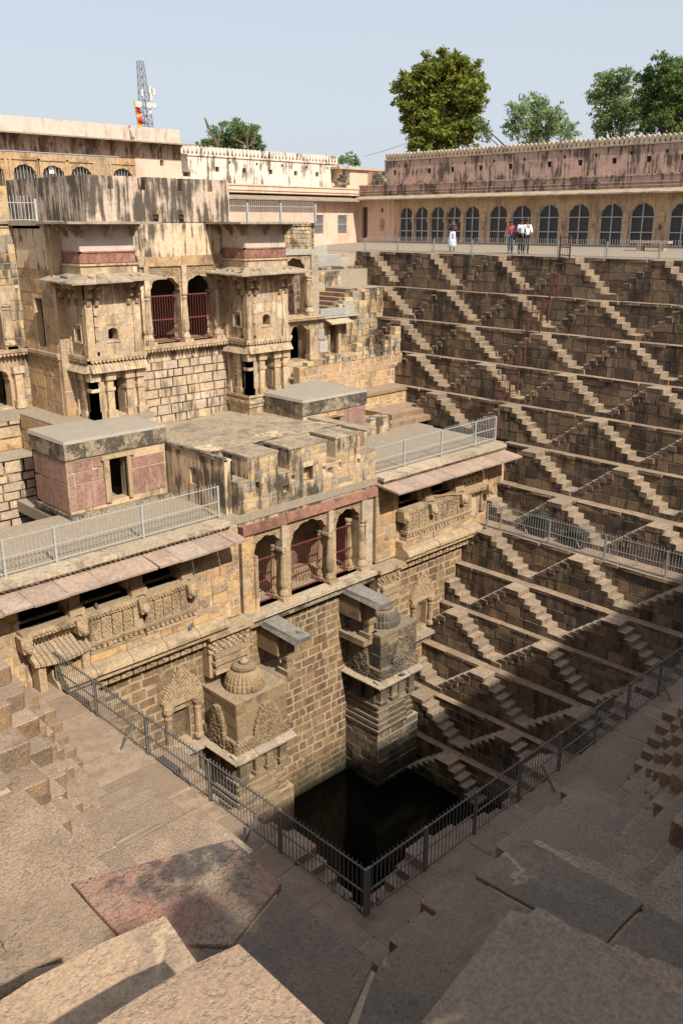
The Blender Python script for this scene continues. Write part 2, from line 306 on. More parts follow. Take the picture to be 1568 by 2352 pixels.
# ------------------------------------------------------------------ rough blocks (shared meshes)
def block_data(c=.05, j=.03, front_only=False):
    def jj(a): return a + ru(-j, j)
    if front_only:
        cx, cz, dy = c, c * 1.2, .45
        F = [(-.5 + cx, -.5, -.5 + cz), (.5 - cx, -.5, -.5 + cz), (.5 - cx, -.5, .5 - cz), (-.5 + cx, -.5, .5 - cz)]
        F = [(jj(x), y + ru(-.06, .06), jj(z)) for x, y, z in F]
        Mi = [(jj(x), -.5 + dy, jj(z)) for x, z in ((-.49, -.49), (.49, -.49), (.49, .49), (-.49, .49))]
        Bk = [(x, .5, z) for x, _, z in Mi]
        v = F + Mi + Bk
        f = [(0, 1, 2, 3)]
        for i in range(4):
            k = (i + 1) % 4
            f += [(4 + i, 4 + k, k, i), (8 + i, 8 + k, 4 + k, 4 + i)]
        return v, f
    v = []; f = []; idx = {}
    for sx in (-1, 1):
        for sy in (-1, 1):
            for sz in (-1, 1):
                jx, jy, jz = ru(-j, j), ru(-j, j), ru(-j, j)
                e = ru(.6, 1.6) * c
                for ax in range(3):
                    p = [sx * .5 + jx, sy * .5 + jy, sz * .5 + jz]
                    for a in range(3):
                        if a != ax: p[a] -= (sx, sy, sz)[a] * e
                    idx[(sx, sy, sz, ax)] = len(v); v.append(tuple(p))
    S = (-1, 1)
    for s in S:
        q = [(s, -1, -1), (s, 1, -1), (s, 1, 1), (s, -1, 1)]; f.append(tuple(idx[(*p, 0)] for p in (q if s > 0 else q[::-1])))
        q = [(-1, s, -1), (1, s, -1), (1, s, 1), (-1, s, 1)]; f.append(tuple(idx[(*p, 1)] for p in (q if s < 0 else q[::-1])))
        q = [(-1, -1, s), (1, -1, s), (1, 1, s), (-1, 1, s)]; f.append(tuple(idx[(*p, 2)] for p in (q if s > 0 else q[::-1])))
    for a in range(3):
        b, c_ = [(1, 2), (0, 2), (0, 1)][a]
        for s1 in S:
            for s2 in S:
                p0 = [0, 0, 0]; p0[b] = s1; p0[c_] = s2; p1 = p0[:]; p0[a] = -1; p1[a] = 1
                f.append((idx[(*p0, b)], idx[(*p1, b)], idx[(*p1, c_)], idx[(*p0, c_)]))
    for sx in S:
        for sy in S:
            for sz in S:
                f.append(tuple(idx[(sx, sy, sz, a)] for a in range(3)))
    return v, f
FACE = [block_data(.03, .02, True) for _ in range(10)]
FULL = [block_data(.035, .018) for _ in range(10)]
SMOOTH = [block_data(.012, .004) for _ in range(4)]
_cache = {}
def shared(kind, i, mat, front=None):
    k = (kind, i, mat.name, front and front.name)
    if k not in _cache:
        v, f = {'face': FACE, 'full': FULL, 'smooth': SMOOTH}[kind][i]
        me = bpy.data.meshes.new(kind + '_block'); me.from_pydata(v, [], f); me.materials.append(mat)
        if front:
            me.materials.append(front)
            me.polygons.foreach_set('material_index', [1 if all(v[a][1] < -.46 for a in q_) else 0 for q_ in f])
        import bmesh
        bm = bmesh.new(); bm.from_mesh(me); bmesh.ops.recalc_face_normals(bm, faces=bm.faces); bm.to_mesh(me); bm.free()
        _cache[k] = me
    return _cache[k]
NV = {'face': 10, 'full': 10, 'smooth': 4}
def stones(parent, pieces, mat, budget=300, name='stone', fill='stone_fill', kind='face', minsize=0.0, front=None):
    """pieces: (centre, scale(u,depth,v), rotz). The pieces that show largest become objects, the rest one part."""
    rated = []
    for p in pieces:
        c, s, r = p
        a = abs(s[0] * s[2]) if kind == 'face' else abs(s[0] * s[2]) + abs(s[0] * s[1])
        rated.append((seen_size(c, a), R(), p))
    rated.sort(key=lambda t: -t[0])
    mb = MB(); n = 0
    tab = {'face': FACE, 'full': FULL, 'smooth': SMOOTH}[kind]
    for s_, _, (c, s, r) in rated:
        i = random.randrange(NV[kind])
        if n < budget and s_ > minsize:
            place(name, shared(kind, i, mat, front), parent, c, s, r); n += 1
        else:
            mb.mesh(tab[i], c, s, r, front is not None)
    if mb.f: mb.build(fill, [mat, front] if front else mat, parent, 'stuff')
def course_list(v0, v1, hmin, hmax):
    hs = []; v = v0
    while v < v1 - 1e-4:
        h = ru(hmin, hmax)
        if v + h > v1 - hmin * .5: h = v1 - v
        hs.append((v, v + h)); v += h
    return hs
def masonry(face, at, u0, u1, v0, v1, hmin, hmax, wmin, wmax, gap=.02, proud=.03, depth=.14, holes=(), ok=None, rows=None):
    """stones laid in courses on a vertical face; returns pieces. at = x or y of the mortar face"""
    out = []
    for (a, b) in (rows or course_list(v0, v1, hmin, hmax)):
        u = u0 - ru(0, wmin * .6); first = True
        while u < u1:
            wd = ru(wmin, wmax); x0, x1 = max(u, u0), min(u + wd, u1); u += wd
            if u1 - x1 < wmin * .4: x1 = u1; u = u1
            if x1 - x0 < .05: continue
            segs = [(x0, x1)]
            for (h0, h1, g0, g1) in holes:
                if b <= g0 + .02 or a >= g1 - .02: continue
                ns = []
                for (p, q_) in segs:
                    if q_ <= h0 or p >= h1: ns.append((p, q_)); continue
                    if h0 - p > .05: ns.append((p, h0))
                    if q_ - h1 > .05: ns.append((h1, q_))
                segs = ns
            for (p, q_) in segs:
                if ok and not ok((p + q_) / 2, (a + b) / 2, p, q_, a, b): continue
                pr = proud * ru(.3, 1.3); g = gap * ru(.6, 1.4)
                cu, cv = (p + q_) / 2, (a + b) / 2
                du, dv = max(q_ - p - g, .03), max(b - a - g, .03)
                o = pr - depth / 2
                if face == 'S': c = (cu, at - o, cv)
                elif face == 'W': c = (at - o, cu, cv)
                else: c = (at + o, cu, cv)
                out.append((c, (du, depth, dv), ROT[face]))
    return out

# ------------------------------------------------------------------ openings
def cusped(uc, wd, vs, va, n=28, k=5, depth=.085):
    pts = []
    for i in range(n + 1):
        t = math.pi * (1 - i / n)
        r = 1 - depth * (1 - abs(math.sin(k * t))) if 0 < i < n else 1
        x = math.cos(t) * wd / 2 * r; y = math.sin(t) ** .85 * (va - vs) * .94 * r
        y += .035 * (va - vs) * max(0, 1 - abs(t - math.pi / 2) * 3.2)
        pts.append((uc + x, vs + y))
    pts[0] = (uc - wd / 2, vs); pts[-1] = (uc + wd / 2, vs)
    return pts
def opening(u0, u1, vb, vt): return dict(u0=u0, u1=u1, vb=vb, curve=[(u0, vt), (u1, vt)])
def arch(uc, wd, vb, vs, va, k=5): return dict(u0=uc - wd / 2, u1=uc + wd / 2, vb=vb, curve=cusped(uc, wd, vs, va, k=k))
def wall_open(mb, fr, u0, u1, v0, v1, ops, t, mi=0, back=False):
    """wall skin with real openings and their reveals, t thick"""
    def quad(a, b, c, d, d0=0): mb.q(fr(*a, d0), fr(*b, d0), fr(*c, d0), fr(*d, d0), mi=mi)
    u = u0
    for o in sorted(ops, key=lambda o: o['u0']):
        for dd in ((0, -t) if back else (0,)):
            if o['u0'] > u: quad((u, v0), (o['u0'], v0), (o['u0'], v1), (u, v1), dd)
            if o['vb'] > v0: quad((o['u0'], v0), (o['u1'], v0), (o['u1'], o['vb']), (o['u0'], o['vb']), dd)
            c = o['curve']
            for i in range(len(c) - 1):
                quad(c[i], c[i + 1], (c[i + 1][0], v1), (c[i][0], v1), dd)
        loop = [(o['u0'], o['vb'])] + o['curve'] + [(o['u1'], o['vb'])]
        for i in range(len(loop)):
            a, b = loop[i], loop[(i + 1) % len(loop)]
            if abs(a[0] - b[0]) + abs(a[1] - b[1]) < 1e-5: continue
            mb.q(fr(*a, 0), fr(*b, 0), fr(*b, -t), fr(*a, -t), mi=mi)
        u = o['u1']
    for dd in ((0, -t) if back else (0,)):
        if u < u1: quad((u, v0), (u1, v0), (u1, v1), (u, v1), dd)
    # top, bottom and end closure
    mb.q(fr(u0, v1, 0), fr(u1, v1, 0), fr(u1, v1, -t), fr(u0, v1, -t), mi=mi)
    mb.q(fr(u0, v0, 0), fr(u0, v1, 0), fr(u0, v1, -t), fr(u0, v0, -t), mi=mi)
    mb.q(fr(u1, v0, 0), fr(u1, v1, 0), fr(u1, v1, -t), fr(u1, v0, -t), mi=mi)

def relief(mb, fr, outline, u0, u1, v0, v1, nu, nv, d=.09, fill=.92, plate=0):
    """carved relief: many small blocks and bosses of differing depth inside an outline test"""
    du, dv = (u1 - u0) / nu, (v1 - v0) / nv
    if plate:
        for j in range(nv):
            v = v0 + (j + .5) * dv; us = [u0 + (u1 - u0) * i / 60 for i in range(61) if outline(u0 + (u1 - u0) * i / 60, v)]
            if us:
                e = plate * (1.12 if j % 3 == 0 else 1)
                mb.hexa([fr(us[0], v - dv / 2, -.02), fr(us[-1], v - dv / 2, -.02), fr(us[-1], v - dv / 2, e), fr(us[0], v - dv / 2, e), fr(us[0], v + dv / 2, -.02), fr(us[-1], v + dv / 2, -.02), fr(us[-1], v + dv / 2, e * .96), fr(us[0], v + dv / 2, e * .96)])
    for j in range(nv):
        off = .5 * du * (j % 2)
        for i in range(nu):
            cu, cv = u0 + (i + .5) * du + off - .25 * du, v0 + (j + .5) * dv
            if not outline(cu, cv): continue
            a, b = du * fill / 2 * ru(.75, 1.1), dv * fill / 2 * ru(.7, 1.1)
            h = plate + d * ru(.3, 1.0)
            p = [fr(cu - a, cv - b, plate - .02), fr(cu + a, cv - b, plate - .02), fr(cu + a, cv + b, plate - .02), fr(cu - a, cv + b, plate - .02)]
            s = ru(.68, .95)
            q_ = [fr(cu - a * s, cv - b * s, h), fr(cu + a * s, cv - b * s, h), fr(cu + a * s, cv + b * .9, h * .93), fr(cu - a * s, cv + b * .9, h * .93)]
            n = len(mb.v); mb.v += p + q_
            for f in ((4, 5, 6, 7), (0, 1, 5, 4), (1, 2, 6, 5), (2, 3, 7, 6), (3, 0, 4, 7)):
                mb.f.append(tuple(n + k for k in f)); mb.m.append(0)

# ------------------------------------------------------------------ railings
def bar_mesh(r, mat, key):
    k = ('bar', key, mat.name)
    if k not in _cache:
        mb = MB(); n = 5
        ring = lambda z, rr: [(rr * math.cos(2 * math.pi * i / n), rr * math.sin(2 * math.pi * i / n), z) for i in range(n)]
        mb.v = ring(0, r) + ring(.93, r) + ring(.95, r * 1.5) + [(0, 0, 1.0)]
        for a in range(2):
            for i in range(n): mb.f.append((a * n + i, a * n + (i + 1) % n, (a + 1) * n + (i + 1) % n, (a + 1) * n + i))
        for i in range(n): mb.f.append((2 * n + i, 2 * n + (i + 1) % n, 3 * n))
        me = bpy.data.meshes.new('rail_bar'); me.from_pydata(mb.v, [], mb.f); me.materials.append(mat)
        _cache[k] = me
    return _cache[k]
def railing(name, label, p0, p1, h, mat, posts, spacing=.12, group=None, bar_r=.0075, post_r=.03, bars_as_parts=True, rails=(.06, .5, 1.0), over=.11, matp=None, braces=(), cat='railing'):
    p0 = Vector(p0); p1 = Vector(p1); d = p1 - p0; Ln = d.length; dr = d / Ln
    t = thing(name, label, cat, p0, group)
    for i, f in enumerate(posts):
        m = MB(); p = p0 + d * f
        m.box(p.x - post_r, p.x + post_r, p.y - post_r, p.y + post_r, p.z - .03, p.z + h + .02); m.build('post', matp or mat, t)
    for f in rails:
        m = MB(); z = Vector((0, 0, h * f))
        n = dr.cross(Vector((0, 0, 1))) * .014
        a, b = p0 + z, p1 + z; up = Vector((0, 0, .013))
        m.hexa([a - n - up, b - n - up, b + n - up, a + n - up, a - n + up, b - n + up, b + n + up, a + n + up])
        m.build('rail', mat, t)
    n = int(Ln / spacing); jm = MB(); me = bar_mesh(bar_r, mat, round(bar_r, 4)); bars = 0
    for i in range(1, n):
        f = i / n
        if any(abs(f - q_) * Ln < .05 for q_ in posts): continue
        p = p0 + d * f
        if bars_as_parts and bars < 300:
            place('bar', me, t, p + Vector((0, 0, .02)), (1, 1, h + over), ru(0, 1)); bars += 1
        else:
            jm.tube(p + Vector((0, 0, .02)), p + Vector((0, 0, h + over)), bar_r, bar_r, 4)
    if jm.f: jm.build('bars', mat, t, 'stuff')
    for f, vx, vy in braces:
        m = MB(); p = p0 + d * f
        m.hexa([p + Vector(q_) for q_ in [(-.025 + vx, vy - .02, 0), (.025 + vx, vy - .02, 0), (.025 + vx, vy + .02, 0), (-.025 + vx, vy + .02, 0), (-.025, -.02, h * .52), (.025, -.02, h * .52), (.025, .02, h * .52), (-.025, .02, h * .52)]])
        m.build('brace', mat, t)
    return t

# ------------------------------------------------------------------ the stepped sides of the well
ZK = [0.0] + [-(1.79 + 1.54 * i) for i in range(13)]          # ledge heights, top terrace first
XF = [38.0, 36.85, 35.7, 34.65, 33.6, 32.5, 31.3, 29.6, 28.5, 27.5, 26.4, 25.4, 24.4, 23.4]
XA = [.30, 1.78, 2.88, 3.93, 4.98, 6.0, 7.2, 9.72, 10.8, 11.8, 12.9, 13.9, 14.9, 15.9]
YB = [.25, 1.58, 2.63, 3.63, 4.68, 5.75, 6.95, 9.28, 10.35, 11.4, 12.4, 13.4, 14.4, 15.4]
PER, HALF, TRD = 4.38, 2.19, .284
WATER = -19.95
def stepped_side(name, label, D, world, rot, urange, centres, loc, faces=True, mat=None, seed=1, budget_stone=300, budget_step=300, budget_ledge=300, plus=lambda k: ()):
    random.seed(seed)
    t = thing(name, label, 'stepped wall', loc)
    st, steps, ledges, treads = [], [], [], []
    body = MB()
    def boxd(mb, u0, u1, d0, d1, z0, z1):
        ps = [world(u0, d0, z0), world(u1, d0, z0), world(u1, d1, z0), world(u0, d1, z0), world(u0, d0, z1), world(u1, d0, z1), world(u1, d1, z1), world(u0, d1, z1)]
        mb.hexa(ps)
    for k in range(13):
        zt, zb = ZK[k], ZK[k + 1]; u0, u1 = urange(k); r = (zt - zb) / 7
        dk, dn = D[k], D[k + 1]; dprev = D[k - 1] if k else dk - 1.0
        sw = .70 if dn - dk < 1.3 else .75
        boxd(body, u0, u1, dprev - .55, dk - .035, zb - .35, zt - (.07 if faces else .018))
        # ledge slabs
        u = u0
        while u < u1:
            L_ = ru(.6, 1.5); e = min(u + L_, u1)
            if u1 - e < .4: e = u1
            dz = ru(-.012, .008); off = ru(-.015, .03)
            dd0 = dprev - .25
            ledges.append((world((u + e) / 2, (dd0 + dk + off) / 2, zt - .065 + dz), (e - u - (.012 if faces else ru(.01, .045)), dk + off - dd0, .13)))
            u = e
        cs = [c for c in centres(k) if c - HALF < u1 and c + HALF > u0]
        def prof(u):     # index of the tread under which the point lies
            for c in cs:
                a = abs(u - c)
                if a < .37: return 0
                if a < .37 + 5 * TRD: return int((a - .37) / TRD) + 1
                if a < HALF + .02: return 6
            return 7
        if faces:
            rows = course_list(zb, zt - .10, .34, .52)
            st += masonry(faces, world(0, dk - .03, 0)[0 if faces in 'WE' else 1], u0, u1, zb, zt, .3, .44, .35, 1.15, gap=.015, proud=.014, rows=rows,
                          ok=lambda cu, cv, p, q_, a, b: zt - prof(cu) * r < b + .02 or prof(cu) == 7)
        for c in cs:
            for s in (-1, 1):
                if s < 0 and any(abs(c - pc) < .01 for pc in plus(k)): continue
                for i in range(0, 7):
                    if i == 0:
                        if s < 0 or any(abs(c - pc) < .01 for pc in plus(k)): continue
                        ua, ub = c - .37, c + .37
                    elif i < 6: ua, ub = .37 + (i - 1) * TRD, .37 + i * TRD
                    else: ua, ub = .37 + 5 * TRD, HALF + .01
                    if i:
                        ua, ub = (c + ua, c + ub) if s > 0 else (c - ub, c - ua)
                    ua, ub = max(ua, u0), min(ub, u1)
                    if ub - ua < .06: continue
                    z = zt - i * r
                    if i < 7: boxd(body, ua, ub, dk - .1, dk + sw - .03, zb - .05, z - .05)
                    # tread stone: reaches under the step above, nose slightly proud
                    n0, n1 = (ua - .015, ub + .015) if i == 0 else ((ua - .07, ub + .015) if s > 0 else (ua - .015, ub + .07))
                    n0, n1 = max(n0, u0), min(n1, u1)
                    hh = r * ru(.97, 1.0)
                    dpr = ru(0, .035)
                    steps.append((world((n0 + n1) / 2, dk - .04 + (sw + .04 + dpr) / 2, z - hh / 2 + ru(-.008, .008)), (n1 - n0, sw + .04 + dpr, hh)))
            if faces:
                for (a, b) in ((1, 3), (3, 5), (5, 7)):
                    zt_, zb_ = zt - a * r, zt - b * r
                    half = .37 + min(a, 5) * TRD - .03
                    half = min(half, HALF - .02)
                    x0, x1 = max(c - half, u0), min(c + half, u1)
                    if x1 - x0 < .2: continue
                    at = world(0, dk + sw - .02, 0)[0 if faces in 'WE' else 1]
                    st += masonry(faces, at, x0, x1, zb_, zt_, .3, .5, .3, .85, gap=.014, proud=.016, rows=[(zb_, zt_)])
    body.build('wall_core', M_wellbody if faces else M_joint, t)
    rz = rot
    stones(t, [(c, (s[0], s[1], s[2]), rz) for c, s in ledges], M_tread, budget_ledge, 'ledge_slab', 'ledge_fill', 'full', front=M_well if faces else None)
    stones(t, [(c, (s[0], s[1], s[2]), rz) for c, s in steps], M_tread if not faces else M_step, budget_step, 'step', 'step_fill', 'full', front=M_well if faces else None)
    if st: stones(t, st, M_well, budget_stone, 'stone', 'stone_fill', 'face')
    return t
M_step = stone('step_block_stone', [(.235, .175, .12), (.295, .225, .155), (.195, .155, .112), (.265, .195, .132)], mottle=.4, fine=.4, stain=.6, stain_col=(.08, .06, .045), st_scale=.9, st_thr=.55, dust=(.40, .305, .215), dust_amt=.9, bump=.6, low=(-19.5, -18.4, (.02, .024, .013)))

_dist = [38 - x for x in XF]
UMAXF = [37.5, 34.0, 34.0, 31.0, 30.0, 22.6, 22.0] + [21.95] * 8
def fc(k):
    base = 22.92 if k % 2 == 0 else 20.80
    return [base + PER * n for n in range(-4, 5)]
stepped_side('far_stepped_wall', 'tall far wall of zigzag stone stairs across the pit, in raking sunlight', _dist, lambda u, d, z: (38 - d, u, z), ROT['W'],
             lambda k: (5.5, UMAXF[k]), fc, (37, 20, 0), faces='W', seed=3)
AE, AO, BE, BO = .72, 2.98, 1.05, 3.24
def near_c(even, odd, first):
    def f(k): return [c for c in [(even if k % 2 == 0 else odd) + PER * n for n in range(0, 8)] if c > first[k] + (1.2 if k > 1 else -.1)]
    return f
stepped_side('near_stepped_wall', 'sunlit near side of stone steps at lower left, below the left railing', XA, lambda u, d, z: (d, u, z), ROT['E'],
             lambda k: ((3.0, 3.35)[k] if k < 2 else YB[k - 1] - .3, (21.9 if k > 4 else 28)), near_c(AE, AO, [3.0, 2.9] + YB[2:]), (2, 15, 0), faces=False, seed=5, plus=lambda k: (AO,) if k == 1 else ())
stepped_side('shaded_stepped_wall', 'shaded near side of stone steps at lower right, below the right railing', YB, lambda u, d, z: (u, d, z), ROT['N'],
             lambda k: ((1.42, 3.6)[k] if k < 2 else XA[k] - .28, XF[k] + .3), near_c(BE, BO, [.9, 3.0] + XA[2:]), (20, 2, 0), faces=False, seed=9, plus=lambda k: (BE,) if k == 0 else ((BO,) if k == 1 else ()))
# ------------------------------------------------------------------ foreground corner terraces
random.seed(21)
def slab(parent, pts, z, th, mat, name='paving_slab', rag=.009, seg=.17, tilt=0.003):
    out = []
    n = len(pts)
    for i in range(n):
        a = Vector((*pts[i], 0)); b = Vector((*pts[(i + 1) % n], 0)); L_ = (b - a).length
        m = max(1, int(L_ / seg)); nr = Vector((-(b - a).y, (b - a).x, 0)).normalized()
        for j in range(m):
            p = a + (b - a) * (j / m)
            if 0 < j: p += nr * ru(-rag, rag)
            out.append((p.x, p.y))
    tx, ty = ru(-tilt, tilt), ru(-tilt, tilt); cx = sum(p[0] for p in pts) / n; cy = sum(p[1] for p in pts) / n
    mb = MB(); k = len(out)
    zz = [z + (p[0] - cx) * tx + (p[1] - cy) * ty for p in out]
    inner = [(cx + (p[0] - cx) * .993, cy + (p[1] - cy) * .993) for p in out]
    mb.v = [(x, y, q_) for (x, y), q_ in zip(inner, zz)] + [(x, y, q_ - .008 + ru(-.004, .003)) for (x, y), q_ in zip(out, zz)] + [(x, y, z - th) for x, y in out]
    mb.v.append((cx, cy, z)); c = len(mb.v) - 1
    for i in range(k):
        j = (i + 1) % k
        mb.f += [(i, j, c), (i, k + i, k + j, j), (k + i, 2 * k + i, 2 * k + j, k + j)]
        mb.m += [0, 0, 0]
    return mb.build(name, mat, parent)
def tile(parent, x0, x1, y0, y1, z, along, wmin, wmax, rows, mats, th=.25):
    """irregular slabs in rows"""
    w0, w1 = (y0, y1) if along == 'x' else (x0, x1)
    cuts = [w0 + (w1 - w0) * (i / rows) + (ru(-.08, .08) if 0 < i < rows else 0) for i in range(rows + 1)]
    for r in range(rows):
        u, end = (x0, x1) if along == 'x' else (y0, y1)
        while u < end - 1e-3:
            e = u + ru(wmin, wmax)
            if end - e < wmin * .6: e = end
            g = .004; j = lambda: ru(-.025, .025)
            a0, a1, b0, b1 = u + g, e - g, cuts[r] + g, cuts[r + 1] - g
            if along == 'x': P = [(a0 + j(), b0), (a1 + j(), b0), (a1 + j(), b1), (a0 + j(), b1)]
            else: P = [(b0, a0 + j()), (b1, a0 + j()), (b1, a1 + j()), (b0, a1 + j())]
            slab(parent, P, z + ru(-.006, .005), th, random.choice(mats))
            u = e
core = MB()
core.box(-6, .28, -6, 30, -3.5, -.2); core.box(.2, 45, -6, .23, -3.5, -.2); core.box(.2, .86, .2, 1.2, -3.5, -.2); core.box(.2, 1.38, .2, .82, -3.5, -.2)
core.box(-6, 1.74, .2, 3.3, -3.5, -1.811); core.box(1.0, 3.58, .2, 1.54, -3.5, -1.8115); core.box(1.0, 2.34, 1.0, 3.25, -3.5, -1.803); core.box(1.0, 3.55, 1.0, 2.14, -3.5, -1.804); core.box(.25, 1.73, 2.5, 3.9, -3.5, -1.806)
o = core.build('near_corner_ground', M_joint, None, 'structure')
nt_ = thing('near_terrace', 'worn paved top terrace corner under the camera', 'terrace', (0, 0, 0), kind='structure')
slab(nt_, [(.91, 1.25), (.905, .96), (.88, .55), (.55, .3), (-.5, .3), (-.5, 1.3), (.40, 1.29), (.66, 1.285), (.80, 1.275)], 0, .3, M_slab, rag=.013)
slab(nt_, [(.905, .95), (1.03, .85), (1.2, .5), (.9, .3), (.56, .3), (.89, .54)], -.02, .3, M_slabgrey)
slab(nt_, [(1.04, .84), (1.33, .88), (1.415, .89), (1.45, .82), (1.45, .55), (1.5, .25), (1.22, .25), (1.2, .5)], 0, .3, M_slabgrey, rag=.013)
tile(nt_, 1.45, 6.6, -.3, .24, -.01, 'x', .8, 1.7, 1, [M_slabgrey, M_slab])
tile(nt_, -.9, 1.45, -1.2, .29, 0, 'x', .8, 1.5, 2, [M_slabgrey, M_slab])
tile(nt_, -.9, .29, 1.32, 7, -.01, 'y', .8, 1.4, 1, [M_slab])
# flight of deep steps beside the corner
fl = thing('corner_steps', 'few deep worn steps beside the terrace corner, striped by their own shade', 'steps', (.6, 1.9, -1.2))
slab(fl, [(1.06, 1.68), (1.09, 1.86), (.9, 1.90), (.28, 1.92), (.28, 1.2), (.95, 1.18), (1.03, 1.45)], -.45, .5, M_slab, 'step', rag=.013)
slab(fl, [(1.02, 1.86), (1.01, 2.13), (.28, 2.14), (.28, 1.86)], -.80, .5, M_slab, 'step')
slab(fl, [(1.03, 2.1), (1.02, 2.38), (.28, 2.40), (.28, 2.1)], -1.14, .4, M_slab, 'step')
slab(fl, [(1.04, 2.36), (1.04, 2.62), (.28, 2.64), (.28, 2.36)], -1.46, .4, M_slab, 'step')
cl_ = thing('corner_ledge', 'broad ledge of cracked slabs one storey below the camera corner, one slab painted red', 'ledge', (2, 2, -1.79), kind='structure')
slab(cl_, [(1.61, 3.66), (2.42, 3.34), (2.39, 2.89), (1.95, 2.74), (1.60, 3.12)], -1.775, .3, M_slabred, 'red_slab', tilt=.004)
slab(cl_, [(2.385, 2.87), (2.385, 2.215), (1.3, 1.68), (1.05, 2.4), (1.12, 2.72), (1.6, 3.1), (1.95, 2.72)], -1.79, .3, M_slabgrey)
slab(cl_, [(1.15, 3.33), (1.59, 3.13), (1.60, 3.66), (1.22, 3.92)], -1.785, .3, M_slab)
slab(cl_, [(1.13, 2.73), (1.58, 3.12), (1.14, 3.32), (.3, 3.3), (.3, 2.6)], -1.79, .3, M_slab)
slab(cl_, [(.3, 3.32), (1.14, 3.34), (1.21, 3.93), (.3, 4.0)], -1.80, .3, M_slabred, 'red_slab')
slab(cl_, [(2.40, 2.19), (3.16, 2.22), (3.2, 1.5), (2.6, .8), (1.4, .8), (1.31, 1.665)], -1.79, .3, M_slabgrey)
slab(cl_, [(3.17, 2.22), (3.60, 2.22), (3.62, 1.5), (3.22, 1.5)], -1.782, .32, M_slabgrey)
slab(cl_, [(3.22, 1.48), (3.62, 1.48), (3.62, .25), (1.3, .25), (2.62, .8)], -1.78, .3, M_slabgrey)

# ------------------------------------------------------------------ water
mb = MB(); mb.q((9, 8, WATER), (32, 8, WATER), (32, 24, WATER), (9, 24, WATER))
m = bpy.data.materials.new('dark_green_water'); m.use_nodes = True; b_ = m.node_tree.nodes['Principled BSDF']
b_.inputs['Base Color'].default_value = (.0025, .0032, .0022, 1); b_.inputs['Roughness'].default_value = .10; b_.inputs['Specular IOR Level'].default_value = .12
n_ = m.node_tree.nodes.new('ShaderNodeTexNoise'); n_.inputs['Scale'].default_value = 2.2
bp_ = m.node_tree.nodes.new('ShaderNodeBump'); bp_.inputs['Strength'].default_value = .06
m.node_tree.links.new(n_.outputs['Fac'], bp_.inputs['Height']); m.node_tree.links.new(bp_.outputs[0], b_.inputs['Normal'])
mb.build('water', m, None, 'structure')

# ------------------------------------------------------------------ lower palace wall
random.seed(31)
def wall_thing(name, label, cat, X0, X1, y, z0, z1, hm, wm, mat, matbk, holes=(), loc=None, proud=.008, ok=None, budget=300, gap=.05):
    t = thing(name, label, cat, loc or (X0, y, z0))
    mb = MB(); wall_open(mb, frS(y), X0, X1, z0, z1, [opening(h[0], h[1], h[2], h[3]) for h in holes], .45); mb.build('wall_core', matbk, t)
    stones(t, masonry('S', y, X0, X1, z0, z1, hm[0], hm[1], wm[0], wm[1], gap=gap, proud=proud, holes=holes, ok=ok), mat, budget)
    return t
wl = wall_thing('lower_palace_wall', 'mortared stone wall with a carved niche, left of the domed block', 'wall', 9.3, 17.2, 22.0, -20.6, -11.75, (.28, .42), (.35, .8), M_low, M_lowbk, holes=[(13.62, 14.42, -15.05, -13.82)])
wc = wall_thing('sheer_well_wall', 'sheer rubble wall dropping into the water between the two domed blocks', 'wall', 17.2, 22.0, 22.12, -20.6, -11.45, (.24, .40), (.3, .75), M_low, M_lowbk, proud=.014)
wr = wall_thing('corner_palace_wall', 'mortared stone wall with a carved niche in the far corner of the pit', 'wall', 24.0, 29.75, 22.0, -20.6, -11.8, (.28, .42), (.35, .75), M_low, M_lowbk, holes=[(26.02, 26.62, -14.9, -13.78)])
def niche(parent, xc, wd, z_ped0, z_ped1, z_open0, z_open1, y=22.0):
    """carved shrine niche: stepped pediment, two pillars, lintel, sill"""
    f = frS(y); W = wd
    mb = MB(); relief(mb, f, lambda u, v: abs(u - xc) < (W / 2) * max(.14, 1 - ((v - z_ped0) / (z_ped1 - z_ped0)) ** 1.5), xc - W / 2, xc + W / 2, z_ped0, z_ped1, 16, 14, .06, plate=.09)
    mb.build('carved_pediment', M_carve, parent)
    mb = MB()
    mb.box(xc - W / 2 + .05, xc + W / 2 - .05, y - .16, y + .02, z_ped0 - .20, z_ped0 - .02); mb.build('lintel', M_carve, parent)
    for s in (-1, 1):
        mb = MB(); c = (xc + s * (W / 2 - .22), y - .10, z_open0)
        H = z_ped0 - .2 - z_open0
        mb.lathe(c, [(.16, 0), (.16, .14), (.12, .18), (.11, H * .7), (.13, H * .74), (.11, H * .8), (.18, H * .9), (.18, H)], 8)
        mb.build('niche_pillar', M_carve, parent)
    mb = MB(); mb.box(xc - W / 2 - .1, xc + W / 2 + .35, y - .38, y + .02, z_open0 - .36, z_open0 - .22); mb.build('niche_sill', M_eavegrey, parent)
    mb = MB(); mb.box(xc - W / 2 + .1, xc + W / 2 - .1, y + .3, y + .45, z_open0 - .3, z_open1 + .3); mb.build('niche_back', M_carve2, parent)
    mb = MB()
    for x in (xc - W / 2 + .1, xc + W / 2 - .25): mb.box(x, x + .26, y - .14, y + .02, z_open0 - 2.2, z_open0 - .36)
    mb.build('lower_pilaster', M_carve2, parent)
niche(wl, 14.1, 1.6, -13.32, -12.2, -15.05, -13.82)
niche(wr, 26.25, 1.55, -13.4, -12.35, -14.9, -13.78)

